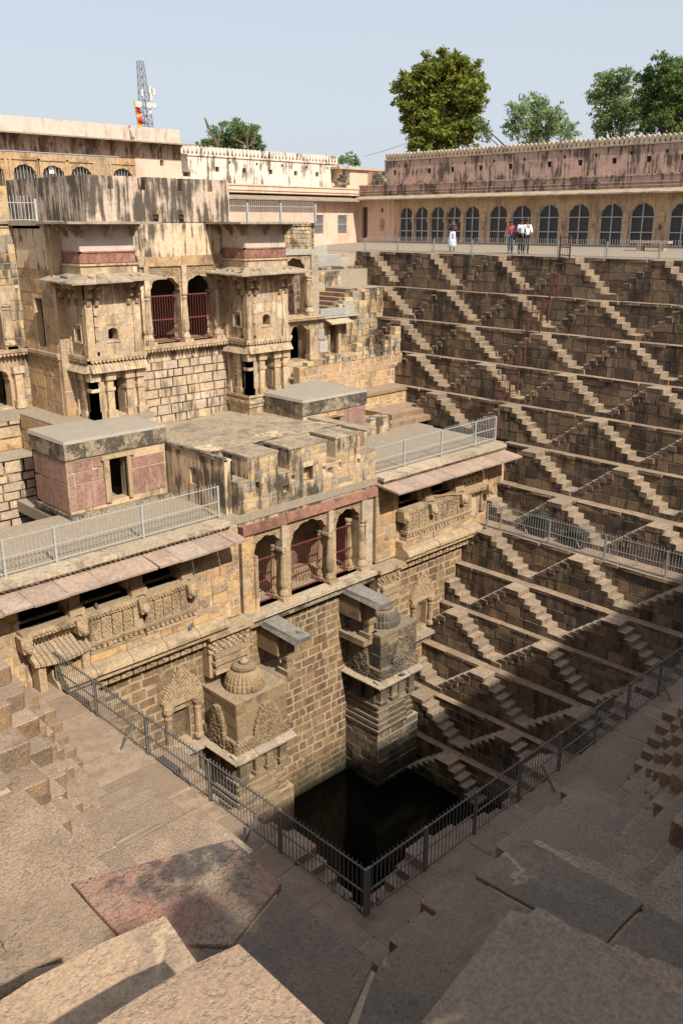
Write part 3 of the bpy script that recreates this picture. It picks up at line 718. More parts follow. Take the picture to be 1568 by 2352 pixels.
# ------------------------------------------------------------------ domed pier blocks
def pier(name, label, x0, x1, yf, mat, matw):
    t = thing(name, label, 'shrine block', ((x0 + x1) / 2, yf, -20.5))
    cx = (x0 + x1) / 2; yb = 22.15
    f = frS(yf); fw = frW(x0)
    mb = MB(); mb.box(x0, x1, yf, yb, -13.42, -13.30); mb.box(x0 + .02, x1 - .02, yf + .02, yb, -15.15, -13.42); mb.build('cap_block', matw, t)
    # face stones on the cap
    ps = masonry('S', yf + .02, x0 + .01, x1 - .01, -15.1, -13.44, .36, .5, .4, .8, gap=.012, proud=.012, depth=.08) + masonry('W', x0 + .02, yf + .02, yb - .1, -15.1, -13.44, .36, .5, .4, .8, gap=.012, proud=.012, depth=.08)
    stones(t, ps, matw, 60)
    # dome with ribs, cushion and finial
    d = MB(); c = (cx - .05, yf + .85, -13.3)
    d.lathe(c, [(.66, 0), (.69, .06), (.68, .25), (.64, .30), (.635, .36), (.585, .48), (.49, .58), (.37, .65)], 104, .07, 26)
    dm = d.build('dome', matw, t)
    d = MB(); d.lathe((c[0], c[1], c[2] + .62), [(.32, 0), (.40, .05), (.41, .11), (.36, .17), (.20, .20)], 60, .10, 30); d.build('dome_cushion', matw, dm)
    d = MB(); d.lathe((c[0], c[1], c[2] + .80), [(.12, 0), (.17, .05), (.17, .12), (.08, .19), (.02, .22)], 12); d.build('dome_finial', matw, dm)
    # carved pediment and corner friezes
    for nm, fr_, u0, u1, c0 in (('S', f, x0, x1, cx + .15), ('W', fw, yf, yb - .15, yf + .95)):
        mb = MB(); hw = .62 if nm == 'S' else .38
        relief(mb, fr_, lambda u, v: abs(u - c0) < hw * math.sqrt(max(.03, 1 - ((v + 15.1) / 1.46) ** 2.2)), c0 - hw, c0 + hw, -15.12, -13.68, 15 if nm == 'S' else 9, 20, .06, plate=.09)
        mb.build('carved_pediment', mat, t)
        for sgn in (-1, 1):
            mb = MB(); relief(mb, fr_, lambda u, v: sgn * (u - c0) > hw * .95, u0 - .05, u1 + .02, -15.14, -14.72, 20, 5, .05, plate=.07)
            if mb.f: mb.build('carved_frieze', mat, t)
    # sloping drip slabs round the block
    for i in range(3):
        a = x0 - .22 + (x1 - x0 + .34) * i / 3; b = x0 - .22 + (x1 - x0 + .34) * (i + 1) / 3 - .015; j = ru(-.02, .02)
        mb = MB(); mb.hexa([(a, yf - .32, -15.36 + j), (b, yf - .32, -15.36 + j), (b, yf + .1, -15.20), (a, yf + .1, -15.20), (a, yf - .34, -15.29 + j), (b, yf - .34, -15.29 + j), (b, yf + .1, -15.12), (a, yf + .1, -15.12)])
        mb.build('drip_slab', M_eavegrey, t)
    for i in range(2):
        a = yf - .3 + (yb - yf + .3) * i / 2; b = yf - .3 + (yb - yf + .3) * (i + 1) / 2 - .015
        mb = MB(); mb.hexa([(x0 - .32, a, -15.36), (x0 + .1, a, -15.20), (x0 + .1, b, -15.20), (x0 - .32, b, -15.36), (x0 - .34, a, -15.29), (x0 + .1, a, -15.12), (x0 + .1, b, -15.12), (x0 - .34, b, -15.29)])
        mb.build('drip_slab', M_eavegrey, t)
    # niche storey
    mb = MB(); mb.box(x0 + .12, x1 - .1, yf + .22, yb, -16.35, -15.15); mb.build('niche_storey', matw, t)
    for u in (x0 + .1, x0 + .75, x1 - .95, x1 - .35):
        mb = MB(); mb.box(u, u + .3, yf + .04, yf + .3, -16.3, -15.3)
        mb.box(u - .04, u + .34, yf, yf + .3, -15.42, -15.3); mb.box(u - .04, u + .34, yf, yf + .3, -16.35, -16.2); mb.build('pilaster', mat, t)
    for u in (yf + .3, yf + 1.0):
        mb = MB(); mb.box(x0 + .0, x0 + .25, u, u + .3, -16.3, -15.3); mb.box(x0 - .04, x0 + .25, u - .04, u + .34, -15.42, -15.3); mb.build('pilaster', mat, t)
    mb = MB(); relief(mb, frS(yf + .22), lambda u, v: True, cx - .2, cx + .35, -16.2, -15.4, 5, 7, .12); mb.build('carved_figure', mat, t)
    # base mouldings: alternating bands with small set-backs, then plain footing
    z = -16.35; prof = [(.10, .10), (-.02, .16), (.07, .09), (.0, .22), (.09, .12), (.03, .10), (.12, .14), (.06, .12), (.14, .13)]
    for pr, h in prof:
        mb = MB()
        mb.box(x0 + .06 - pr, x1 - .5, yf + .12 - pr, yb, z - h + .006, z); mb.box(x1 - .5, x1 + .0 - .02 + pr * .5, yf + .26 - pr, yb, z - h + .006, z - .003)
        mb.build('moulding', mat, t); z -= h
    mb = MB(); mb.box(x0 - .02, x1 + .22, yf + .03, yb, -20.6, z); mb.build('footing', M_lowbk, t)
    ps = masonry('S', yf + .03, x0 - .02, x1 + .22, -20.5, z, .3, .42, .4, .9, gap=.02, proud=.03) + masonry('W', x0 - .02, yf + .03, yb, -20.5, z, .3, .42, .4, .9, gap=.02, proud=.03) + masonry('E', x1 + .22, yf + .03, yb, -20.5, z, .3, .42, .4, .9, gap=.02, proud=.01)
    stones(t, ps, mat, 200)
    return t
random.seed(33)
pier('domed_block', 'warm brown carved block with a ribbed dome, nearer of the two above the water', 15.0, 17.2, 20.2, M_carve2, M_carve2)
pier('domed_block', 'blackened carved block with a ribbed dome, farther of the two above the water', 21.95, 24.05, 20.3, M_black, M_black)
# projecting slab roofs beside the blocks
def slab_roof(label, x0, x1, side):
    t = thing('slab_canopy', label, 'canopy', ((x0 + x1) / 2, 21.5, -13.8))
    mb = MB(); mb.hexa([(x0, 20.0, -11.95), (x1, 20.0, -11.95), (x1 - .05, 22.1, -11.80), (x0 - .02, 22.1, -11.80), (x0 + .1, 19.92, -11.73), (x1 - .1, 19.9, -11.74), (x1 - .02, 22.1, -11.58), (x0, 22.1, -11.58)])
    mb.build('roof_slab', M_slate, t)
    mb = MB(); mb.box(x0 + .06, x1 - .1, 21.0, 22.1, -12.75, -11.9); mb.build('side_wall', M_carve2, t)
    xx = x1 - .45
    mb = MB(); mb.box(xx, xx + .34, 20.75, 21.15, -12.75, -12.0); mb.box(xx + .02, xx + .3, 20.8, 21.1, -13.3, -12.75); mb.box(xx - .05, xx + .38, 20.72, 21.2, -12.9, -12.75)
    mb.box(xx - .06, xx + .4, 20.7, 21.25, -13.5, -13.3); mb.build('bracket_pillar', M_carve2, t)
    mb = MB(); mb.box(x0 + .05, x1 + .0, 20.75, 22.1, -13.75, -13.5); mb.build('corbel', M_carve2, t)
slab_roof('grey slab canopy jutting over the left side of the sheer wall', 17.4, 18.15, 1)
slab_roof('grey slab canopy jutting against the blackened domed block', 21.45, 22.25, -1)
# carved corbels under the pavilion floor, above each block
for x0, x1, lab in ((14.95, 16.75, 'carved shelf block above the nearer domed block'), (23.05, 24.5, 'carved shelf block above the blackened domed block')):
    t = thing('carved_corbel', lab, 'carved block', ((x0 + x1) / 2, 21.8, -12.3))
    mb = MB(); mb.box(x0, x1, 21.35, 22.05, -11.42, -11.26); mb.build('shelf', M_carve, t)
    mb = MB(); mb.box(x0 + .08, x1 - .1, 21.6, 22.05, -12.9, -11.42); mb.build('corbel_core', M_carve, t)
    mb = MB(); relief(mb, frS(21.6), lambda u, v: True, x0 + .1, x1 - .1, -12.0, -11.46, 8, 5, .12); mb.build('figure_frieze', M_carve, t)
    for i, (pr, z0_, z1_) in enumerate(((.1, -12.16, -12.03), (.04, -12.3, -12.17), (.12, -12.42, -12.31), (.02, -12.6, -12.43), (.1, -12.75, -12.62))):
        mb = MB(); mb.box(x0 + .3 - pr, x1 - .3 + pr, 21.5 - pr, 22.05, z0_, z1_); mb.build('moulding', M_carve, t)
# ------------------------------------------------------------------ palace terrace deck
random.seed(41)
mb = MB(); mb.box(5, 31.7, 22.05, 26.3, -7.98, -7.7); mb.box(23, 31.9, 26.3, 30, -7.98, -7.69); mb.box(12.6, 31.5, 26.2, 34, -8.3, -7.9)
mb.build('palace_terrace', M_deck, None, 'structure')
# ------------------------------------------------------------------ galleries
def lion(parent, x, y, z, s=1.0):
    """weathered animal-head bracket"""
    mb = MB()
    mb.hexa([(x - .14 * s, y - .34 * s, z - .28 * s), (x + .14 * s, y - .34 * s, z - .28 * s), (x + .13 * s, y + .1, z - .3 * s), (x - .13 * s, y + .1, z - .3 * s), (x - .17 * s, y - .28 * s, z + .16 * s), (x + .17 * s, y - .28 * s, z + .16 * s), (x + .15 * s, y + .1, z + .16 * s), (x - .15 * s, y + .1, z + .16 * s)])
    mb.lathe((x, y - .30 * s, z - .10 * s), [(.05 * s, -.14 * s), (.13 * s, -.1 * s), (.16 * s, 0), (.13 * s, .1 * s), (.05 * s, .15 * s)], 8)
    mb.tube((x, y - .32 * s, z - .14 * s), (x, y - .48 * s, z - .2 * s), .09 * s, .06 * s, 7)
    for q_ in (-1, 1): mb.tube((x + q_ * .1 * s, y - .26 * s, z + .04 * s), (x + q_ * .15 * s, y - .24 * s, z + .15 * s), .045 * s, .02 * s, 5)
    mb.build('lion_bracket', M_carve, parent)
def gallery(name, label, X0, X1, bays, pillars, friezes, blanks, jali=None, edges=(0, 0), chj=(0, 0)):
    t = thing(name, label, 'gallery', ((X0 + X1) / 2, 22, -11.2)); f = frS(22.0)
    # wall above and below the openings
    mb = MB(); wall_open(mb, f, X0, X1, -9.55, -7.98, [opening(a, b, -9.2, -8.2) for a, b in bays], .5); mb.build('upper_wall', M_ochrebk, t)
    holes = [(a - .02, b + .02, -9.24, -7.9) for a, b in bays]
    mb = MB(); mb.box(X0, X1, 22.0, 22.5, -11.2, -9.55); mb.build('lower_wall', M_ochrebk, t)
    # room behind
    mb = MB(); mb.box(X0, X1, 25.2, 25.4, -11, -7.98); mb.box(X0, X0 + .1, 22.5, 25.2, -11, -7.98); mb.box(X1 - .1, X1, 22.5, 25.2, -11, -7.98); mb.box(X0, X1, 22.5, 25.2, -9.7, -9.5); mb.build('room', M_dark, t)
    ps = []
    for a, b in blanks:
        ps += masonry('S', 22.0, a, b, -11.15, -8.0, .26, .38, .35, .75, gap=.018, proud=.018, holes=holes)
    stones(t, ps, M_ochre, 150)
    for a, b in bays:
        mb = MB(); mb.box(a - .12, b + .12, 21.62, 22.3, -9.32, -9.2); mb.build('sill', M_carve, t)
        mb = MB(); relief(mb, frS(21.62), lambda u, v: True, a - .1, b + .1, -9.44, -9.30, int((b - a) / .09), 2, .05); mb.build('sill_frieze', M_carve, t)
    for a, b in pillars:
        mb = MB(); mb.box(a, b, 21.85, 22.35, -9.2, -8.0); mb.box(a - .07, b + .07, 21.72, 22.4, -9.2, -9.02); mb.box(a - .04, b + .04, 21.78, 22.36, -9.02, -8.95); mb.box(a - .05, b + .05, 21.8, 22.36, -8.32, -8.2); mb.box(a - .1, b + .1, 21.72, 22.36, -8.2, -8.0)
        mb.build('pillar', M_carve, t)
        lion(t, (a + b) / 2 - .02, 21.74, -9.42, 1.0)
    # carved apron panels, each its own slab
    for a, b in friezes:
        n = max(1, round((b - a) / .34)); wpan = (b - a) / n
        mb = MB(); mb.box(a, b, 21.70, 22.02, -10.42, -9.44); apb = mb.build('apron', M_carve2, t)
        for i in range(n):
            u0 = a + i * wpan + .025; u1 = a + (i + 1) * wpan - .02
            mb = MB(); mb.box(u0, u1, 21.645, 21.8, -10.16, -9.49)
            if R() < .93: relief(mb, frS(21.645), lambda u, v: True, u0 + .02, u1 - .02, -10.12, -9.52, 3, 8, .045)
            mb.build('carved_panel', M_carve, apb)
        mb = MB(); mb.box(a - .03, b + .03, 21.58, 22.0, -10.22, -10.16); mb.box(a - .03, b + .03, 21.62, 22.0, -10.29, -10.235); mb.build('apron_moulding', M_carve, t)
        mb = MB(); relief(mb, frS(21.66), lambda u, v: True, a, b, -10.44, -10.3, int((b - a) / .17), 1, .11, .8); mb.build('lozenge_band', M_carve, t, 'stuff')
        mb = MB(); mb.box(a - .06, b + .05, 21.60, 22.0, -10.53, -10.45); mb.build('apron_moulding', M_carve, t)
    # projecting rounded cornice bands below
    a, b = friezes[0][0] - .1 + edges[0], friezes[-1][1] + .1 + edges[1]
    n = 5
    for i in range(n):
        u0 = a + (b - a) * i / n + .01; u1 = a + (b - a) * (i + 1) / n - .01
        mb = MB(); j = ru(-.02, .015)
        mb.box(u0, u1, 21.63 + j, 22.02, -10.78, -10.55); mb.build('ledge_block', M_ochre, t)
        mb = MB(); mb.prism([(22.05, -11.15), (21.34 + j, -11.15), (21.26 + j, -11.08), (21.28 + j, -10.98), (21.40 + j, -10.87), (21.62, -10.80), (22.05, -10.80)], lambda u, v, d: (d, u, v), u0, u1); mb.build('cornice_roll', M_carve, t)
        mb = MB(); mb.prism([(22.05, -11.36), (21.48, -11.36), (21.38, -11.30), (21.38, -11.22), (21.5, -11.16), (22.05, -11.16)], lambda u, v, d: (d, u, v), u0, u1); mb.build('cornice_fillet', M_carve, t)
    mb = MB(); mb.box(a, b, 21.72, 22.05, -11.72, -11.36); mb.build('boss_band', M_carve2, t)
    k = int((b - a) / .42)
    for i in range(k):
        u = a + (b - a) * (i + .5) / k
        mb = MB(); mb.box(u - .19, u + .19, 21.66, 21.75, -11.70, -11.38); mb.lathe((u, 21.66, -11.54), [(.02, -.07), (.07, -.03), (.07, .03), (.02, .07)], 7); mb.build('boss_panel', M_carve, t)
    # sloping eave of big slabs and the coping above
    a, b = X0 + chj[0], X1 + chj[1]; u = a
    while u < b - .05:
        wd = ru(.75, 1.15); e = min(u + wd, b)
        if b - e < .4: e = b
        j, j2 = ru(-.03, .03), ru(-.012, .012); sk = ru(-.03, .03)
        p = [(u + sk, 20.86 + j, -8.16 + j2), (e - .02 + sk, 20.86 + j, -8.16 + j2), (e - .02, 22.05, -8.02), (u, 22.05, -8.02), (u + sk, 20.85 + j, -8.09 + j2), (e - .02 + sk, 20.85 + j, -8.09 + j2), (e - .02, 22.05, -7.94), (u, 22.05, -7.94)]
        mb = MB(); mb.hexa(p); mb.build('eave_slab', M_eave, t); u = e
    mb = MB(); mb.box(a + .1, b, 21.85, 22.3, -8.0, -7.80); mb.build('eave_back', M_crust, t)
    u = a + .1
    while u < b - .05:
        e = min(u + ru(1.2, 2.0), b)
        if b - e < .6: e = b
        mb = MB(); mb.box(u, e - .012, 21.70 + ru(-.02, .02), 22.42, -7.82, -7.69 + ru(-.006, .006)); mb.build('coping_slab', M_cap, t); u = e
    k = int((b - a) / .16); mb = MB()
    for i in range(k):
        u = a + .15 + i * .16; mb.hexa([(u - .05, 21.72, -7.89), (u + .05, 21.72, -7.89), (u + .05, 21.86, -7.89), (u - .05, 21.86, -7.89), (u - .075, 21.71, -7.822), (u + .075, 21.71, -7.822), (u + .075, 21.86, -7.822), (u - .075, 21.86, -7.822)])
    mb.build('dentils', M_crust, t, 'stuff')
    if jali:
        a, b = jali; mb = MB(); n, r_ = 5, 4; ops = []
        z0, z1 = -9.18, -8.1; hz = (z1 - z0) / r_
        for q_ in range(r_):
            wall_open(mb, frS(21.98), a, b, z0 + q_ * hz, z0 + (q_ + 1) * hz - .001, [opening(a + (b - a) * (i + .28) / n, a + (b - a) * (i + .72) / n, z0 + (q_ + .26) * hz, z0 + (q_ + .72) * hz) for i in range(n)], .08)
        mb.build('pierced_screen', M_carve, t)
    return t
gl = gallery('gallery', 'long gallery under pinkish eave slabs, left of the arched pavilion', 7.2, 16.72, [(9.05, 10.45), (10.88, 12.45), (12.98, 14.3)], [(10.50, 10.83), (12.52, 12.92), (14.32, 14.6)], [(10.95, 12.75), (12.82, 14.72)], [(7.2, 9.05), (14.65, 16.72)], edges=(-1.2, .9), chj=(0, -.45))
lion(gl, 9.0, 21.8, -9.45)
gr = gallery('gallery', 'gallery under pinkish eave slabs, right of the arched pavilion in the far corner', 23.42, 30.6, [(24.7, 25.95), (26.55, 28.0), (28.5, 29.9)], [(26.08, 26.5), (28.05, 28.48)], [(24.85, 26.6), (26.66, 29.0)], [(23.42, 24.75)], jali=(28.5, 29.9), edges=(-.2, .3), chj=(0, .85))
mb = MB(); mb.box(30.6, 31.75, 22.0, 22.5, -11.2, -7.85); mb.build('corner_wall', M_ochrebk, gr)
stones(gr, masonry('S', 22.0, 30.0, 31.6, -11.1, -8.0, .3, .42, .4, .8, gap=.02, proud=.02), M_ochre, 40, 'corner_stone', 'corner_stone_fill')
for x in (24.65, 30.15): lion(gr, x, 21.8, -9.4)
mb = MB(); mb.box(30.0, 30.35, 21.85, 22.1, -10.5, -8.0); mb.box(29.98, 30.37, 21.8, 22.1, -8.3, -8.1); mb.build('pilaster', M_carve, gr)
pole = MB(); pole.tube((26.55, 21.72, -9.02), (28.35, 21.45, -9.28), .025, .02, 6); tag(pole.build('wooden_pole', plain('yellow_wood', (.42, .25, .10), .7)), 'thin yellow wooden pole lying across the gallery sill', 'pole')
# small shell canopy over the doorway at the left end
t = thing('shell_canopy', 'fluted shell canopy over a small doorway at the left end of the gallery', 'canopy', (9.9, 21.6, -10.6))
mb = MB()
n = 12
for i in range(n):
    a0, a1 = i / n, (i + 1) / n - .012
    def P(a, r, z): return (9.1 + 1.75 * a, 22.0 - .8 * r * (.75 + .25 * math.sin(math.pi * a)), z)
    mb.hexa([P(a0, 1, -10.2), P(a1, 1, -10.2), P(a1, 0, -10.1), P(a0, 0, -10.1), P(a0, 1, -10.1), P(a1, 1, -10.1), P(a1, 0, -9.82), P(a0, 0, -9.82)])
mb.build('shell_roof', M_carve, t)
for x in (9.2, 9.75, 10.55):
    mb = MB(); mb.box(x, x + .22, 21.45, 21.9, -11.6, -10.3); mb.build('pillar', M_carve, t)

# ------------------------------------------------------------------ fluted baluster column used by every arcade
def column(parent, x, y, z, H, r=.16, mat=None, name='column'):
    mb = MB()
    mb.box(x - r * 1.75, x + r * 1.75, y - r * 1.75, y + r * 1.75, z, z + H * .06)
    mb.lathe((x, y, z + H * .06), [(r * 1.25, 0), (r * 1.5, H * .04), (r * 1.2, H * .1), (r * .85, H * .14), (r * 1.15, H * .19), (r * 1.25, H * .24), (r * .98, H * .55), (r * .72, H * .80), (r * .95, H * .83), (r * .72, H * .86), (r * 1.1, H * .90), (r * 1.1, H * .94)], 24, .10, 12)
    return mb.build(name, mat or M_carve, parent)
def red_grille(parent, x0, x1, y, z0, z1, sp=.115):
    mb = MB()
    for z in (z0 + .03, (z0 + z1) / 2 - .02, z1): mb.box(x0, x1, y - .015, y + .015, z - .022, z + .022)
    n = int((x1 - x0) / sp)
    for i in range(1, n):
        x = x0 + (x1 - x0) * i / n; mb.box(x - .009, x + .009, y - .009, y + .009, z0, z1)
    mb.build('red_grille', M_redpaint, parent)

# ------------------------------------------------------------------ arched pavilion over the well
random.seed(45)
t = thing('arched_pavilion', 'crenellated pavilion with three cusped arches and red railings above the water', 'pavilion', (20.1, 22.1, -11.4)); pv = t
X0, X1, yF = 16.85, 23.4, 22.1
mb = MB(); mb.box(16.8, 23.45, 21.55, 24.2, -11.45, -11.3); mb.build('floor_slab', M_cap, t)
for i in range(5):
    a, b = 16.85 + i * 1.32, 16.85 + (i + 1) * 1.32 - .015
    mb = MB(); mb.box(a, b, 21.55 + ru(-.03, .02), 22.1, -11.36, -11.285 + ru(-.004, .006)); mb.build('floor_edge_slab', M_cap, t)
mb = MB(); mb.box(16.9, 23.3, 21.72, 22.1, -11.75, -11.45); mb.build('floor_band', M_crust, t)
arches = [arch(18.05, 1.22, -11.3, -9.25, -8.66, 4.5), arch(20.03, 1.82, -11.3, -9.35, -8.55, 5.5), arch(21.98, 1.24, -11.3, -9.2, -8.60, 4.5)]
mb = MB(); wall_open(mb, frS(yF), 17.4, 22.66, -11.29, -8.45, arches, .42); ap = mb.build('arch_screen', M_carve, t)
mb = MB()
def spandrel(u, v):
    for a in arches:
        c = (a['u0'] + a['u1']) / 2; hw = (a['u1'] - a['u0']) / 2
        if abs(u - c) < hw + .02:
            x = (u - c) / hw; top = a['curve'][0][1] + (max(p[1] for p in a['curve']) - a['curve'][0][1]) * math.sqrt(max(0, 1 - x * x * .92)) + .03
            return v > top
    return False
relief(mb, frS(yF), spandrel, 17.45, 22.62, -9.2, -8.47, 74, 11, .03); mb.build('spandrel_carving', M_carve, t, 'stuff')
for x in (18.72, 20.98):
    column(t, x, yF - .06, -11.28, 2.0, .125)
    column(t, x - .04, yF + .42, -11.28, 2.0, .12)
    mb = MB(); mb.box(x - .11, x + .11, yF - .14, yF + .2, -9.35, -8.45); mb.box(x - .16, x + .16, yF - .18, yF + .2, -9.42, -9.32); mb.build('upper_shaft', M_cap, t)
column(t, 22.74, yF + .0, -11.28, 2.05, .125); column(t, 22.42, yF + .42, -11.28, 2.05, .12)
mb = MB(); mb.box(16.88, 17.4, yF - .08, yF + .45, -11.3, -8.45); mb.box(17.38, 17.52, yF - .14, yF + .2, -11.3, -9.3); mb.build('left_pilaster', M_ochre, t)
mb = MB(); mb.box(22.92, 23.3, yF - .04, yF + .45, -11.3, -8.45); mb.box(22.62, 22.95, yF - .12, yF + .2, -9.3, -8.45); mb.build('right_pilaster', M_cap, t)
for a, b, zz in ((16.9, 18.85, 0), (18.87, 21.2, .03), (21.22, 23.46, .05)):
    mb = MB(); mb.box(a, b, yF - .16, yF + .3, -8.45 + zz, -8.12 + zz); mb.build('red_lintel', M_red, t)
for x0, x1, zt in ((17.55, 18.62, -9.62), (18.86, 20.85, -9.5), (21.1, 22.4, -9.4)): red_grille(t, x0, x1, yF + .22, -11.24, zt)
# room behind the arches
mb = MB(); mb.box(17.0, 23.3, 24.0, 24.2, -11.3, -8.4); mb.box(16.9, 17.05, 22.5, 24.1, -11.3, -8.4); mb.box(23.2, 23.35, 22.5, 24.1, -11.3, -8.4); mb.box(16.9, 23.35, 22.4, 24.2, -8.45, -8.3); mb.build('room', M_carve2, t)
mb = MB(); mb.lathe((20.6, 23.4, -11.3), [(.6, 0), (.55, .2), (.4, .34), (.15, .42)], 16); mb.build('vault_hump', M_carve2, t)
# battlemented upper wall with real slots
zL, zT = -6.62, -5.84
holes = [(19.78, 20.25, -7.15, -6.55), (18.83, 19.05, -7.35, -7.1), (19.22, 19.38, -6.98, -6.8), (20.95, 21.2, -7.1, -6.85), (21.5, 21.62, -6.95, -6.75), (17.62, 17.78, -6.95, -6.72), (20.7, 20.83, -6.9, -6.75), (22.45, 22.6, -6.98, -6.8)]
mb = MB()
cuts = [(16.85, 18.6), (18.6, 19.1), (19.1, 20.6), (20.6, 20.9), (20.9, 21.35), (21.35, 22.35), (22.35, 23.45)]
for a, b in cuts:
    hs = [h for h in holes if a <= h[0] < b]
    wall_open(mb, frS(yF), a, b, -8.12, zL, [opening(h[0], h[1], h[2], min(h[3], zL)) for h in hs], .35)
mb.box(16.86, 23.44, 22.46, 24.2, -8.3, zL - .01)
mb.box(16.87, 17.3, 22.2, 23.4, -7.5, zL - .02)
merl = [(17.33, 18.6), (19.1, 20.89), (21.34, 22.6)]
for a, b in merl: mb.box(a, b, yF, 23.6, zL, zT)
mb.box(16.72, 23.3, 23.45, 24.6, -7.7, -5.83)
mb.box(22.95, 23.38, 23.0, 26.0, -7.7, -5.82)
mb.build('upper_wall_core', M_pavbk, t)
mb = MB(); wall_open(mb, frW(16.60), 22.42, 29.1, -7.7, -5.84, [opening(24.05, 24.4, -7.0, -6.42)], .3); mb.box(16.85, 16.9, 22.42, 29.1, -7.7, -5.9); mb.build('side_wall', M_pavbk, t)
mb = MB(); mb.box(16.58, 16.78, 22.9, 23.3, -6.85, -6.3); 
ps = masonry('S', yF, 16.85, 23.45, -8.1, zL, .15, .21, .25, .5, gap=.014, proud=.016, depth=.08, holes=holes)
for a, b in merl: ps += masonry('S', yF, a, b, zL, zT, .15, .21, .22, .45, gap=.014, proud=.016, depth=.08, holes=holes)
stones(t, ps, M_pav, 300)
for a, b, y1, z in [(17.3, 18.62, 23.6, zT), (19.08, 20.91, 23.6, zT), (21.32, 22.62, 23.6, zT), (22.92, 23.42, 26.0, zT + .01), (16.84, 17.36, 23.4, zL), (18.58, 19.12, 23.4, zL), (20.88, 21.36, 23.4, zL), (22.62, 23.5, 23.0, zL)]:
    mb = MB(); mb.box(a, b, yF - .03, y1, z - .02, z + .045 + ru(0, .01)); mb.build('cap_slab', M_roof, t)
# lime roof sheet with a worn, uneven surface
mb = MB(); nx, ny = 26, 22
for i in range(nx + 1):
    for j in range(ny + 1):
        x = 16.6 + 6.75 * i / nx; y = 23.42 + 5.9 * j / ny
        mb.v.append((x, y, -5.79 - .2 * (j / ny) + ru(-.02, .02) + .04 * math.sin(x * 2.1 + y * 1.3)))
for i in range(nx):
    for j in range(ny):
        a = i * (ny + 1) + j; mb.f.append((a, a + ny + 1, a + ny + 2, a + 1)); mb.m.append(0)
mb.build('lime_roof', M_roof, t, smooth=True)
mb = MB(); mb.box(16.62, 23.3, 24.6, 29.4, -7.8, -6.05); mb.build('roof_core', M_crust, t)
for f0, f1 in ((16.62, 16.66), (16.72, 16.76)):
    pass
mb = MB(); mb.box(16.56, 16.72, 22.42, 29.0, -5.9, -5.76); mb.build('roof_kerb', M_crust, t)

# ------------------------------------------------------------------ flat-roofed kiosks behind the pavilion
def kiosk(name, label, x0, x1, y0, y1, z0, zt, door, redrows, shrink=0):
    t = thing(name, label, 'kiosk', ((x0 + x1) / 2, y0, z0)); f = frS(y0)
    zb = zt - .62
    mb = MB()
    wall_open(mb, f, x0, x1, z0, zb, [opening(*door)] if door else [], .4); mb.box(x0, x0 + .35, y0 + .4, y1, z0, zb); mb.box(x1 - .35, x1, y0 + .4, y1, z0, zb); mb.box(x0, x1, y1 - .3, y1, z0, zb); mb.box(x0, x1, y0, y1, z0 + .01, z0 + .05)
    mb.build('wall_core', M_ochrebk, t)
    mb = MB(); mb.box(x0 - .06, x1 + .06, y0 - .06, y1, zb, zt - .10); mb.build('crusted_band', M_crust, t)
    mb = MB(); mb.hexa([(x0 - .07, y0 - .07, zt - .10), (x1 + .07, y0 - .07, zt - .10), (x1 + .07, y1 + .1, zt - .10), (x0 - .07, y1 + .1, zt - .10), (x0 - .03, y0 - .03, zt), (x1 + .03, y0 - .03, zt), (x1 + .03, y1 + .1, zt + .02), (x0 - .03, y1 + .1, zt + .02)]); mb.build('roof_slab', M_concrete, t)
    for (fr_, u0, u1, v0, v1) in redrows:
        g = .011
        mb = MB(); mb.hexa([fr_(u0 + g, v0 + g, -.05), fr_(u1 - g, v0 + g, -.05), fr_(u1 - g, v0 + g, .025), fr_(u0 + g, v0 + g, .025), fr_(u0 + g, v1 - g, -.05), fr_(u1 - g, v1 - g, -.05), fr_(u1 - g, v1 - g, .025), fr_(u0 + g, v1 - g, .025)]); mb.build('red_panel', M_redpan, t)
    return t
f, fw = frS(25.6), frW(12.7)
kz0, kz1 = -7.62, -5.1
kk = kiosk('red_panel_kiosk', 'flat-roofed kiosk faced with veined red stone panels and one dark doorway', 12.7, 16.42, 25.6, 28.0, kz0, kz1, (14.18, 14.86, -7.38, -5.92),
      [(f, 12.72, 12.95, -7.45, -6.62), (f, 12.95, 14.14, -7.45, -6.58), (f, 12.72, 12.92, -6.6, -6.2), (f, 12.95, 14.14, -6.56, -6.18), (f, 12.72, 13.6, -6.16, -5.78), (f, 13.62, 13.95, -6.12, -5.78), (f, 14.92, 16.36, -7.35, -6.45), (f, 14.92, 16.36, -6.42, -6.05),
       (fw, 25.62, 26.7, -7.5, -6.55), (fw, 26.72, 27.9, -7.5, -6.6), (fw, 25.62, 26.6, -6.5, -5.78), (fw, 26.62, 27.9, -6.55, -5.78)])
mb = MB(); mb.box(13.98, 14.18, 25.5, 25.7, -7.4, -5.9); mb.box(14.86, 15.0, 25.5, 25.7, -7.4, -5.9); mb.box(13.9, 15.15, 25.48, 25.7, -5.92, -5.78); mb.build('door_frame', M_carve, kk)
mb = MB(); mb.box(12.6, 16.5, 25.42, 28, -7.72, -7.58); mb.build('plinth', M_crust, kk)
mb = MB(); mb.box(12.9, 16.2, 27.6, 27.7, -7.6, -5.8); mb.build('room', M_dark, kk)
f = frS(25.35)
k2 = kiosk('flat_roof_kiosk', 'flat-roofed kiosk with blackened roof edge behind the right end of the pavilion', 22.7, 26.2, 25.35, 28.2, -7.7, -5.08, (24.1, 24.75, -7.5, -5.95), [(f, 25.2, 26.18, -6.9, -5.72), (f, 25.2, 26.18, -7.6, -6.92)])
mb = MB(); mb.box(23.9, 24.95, 25.29, 25.4, -6.0, -5.9); mb.build('door_lintel', M_ochre, k2)
mb = MB(); mb.box(22.9, 26, 27.8, 27.9, -7.6, -5.8); mb.build('room', M_dark, k2)

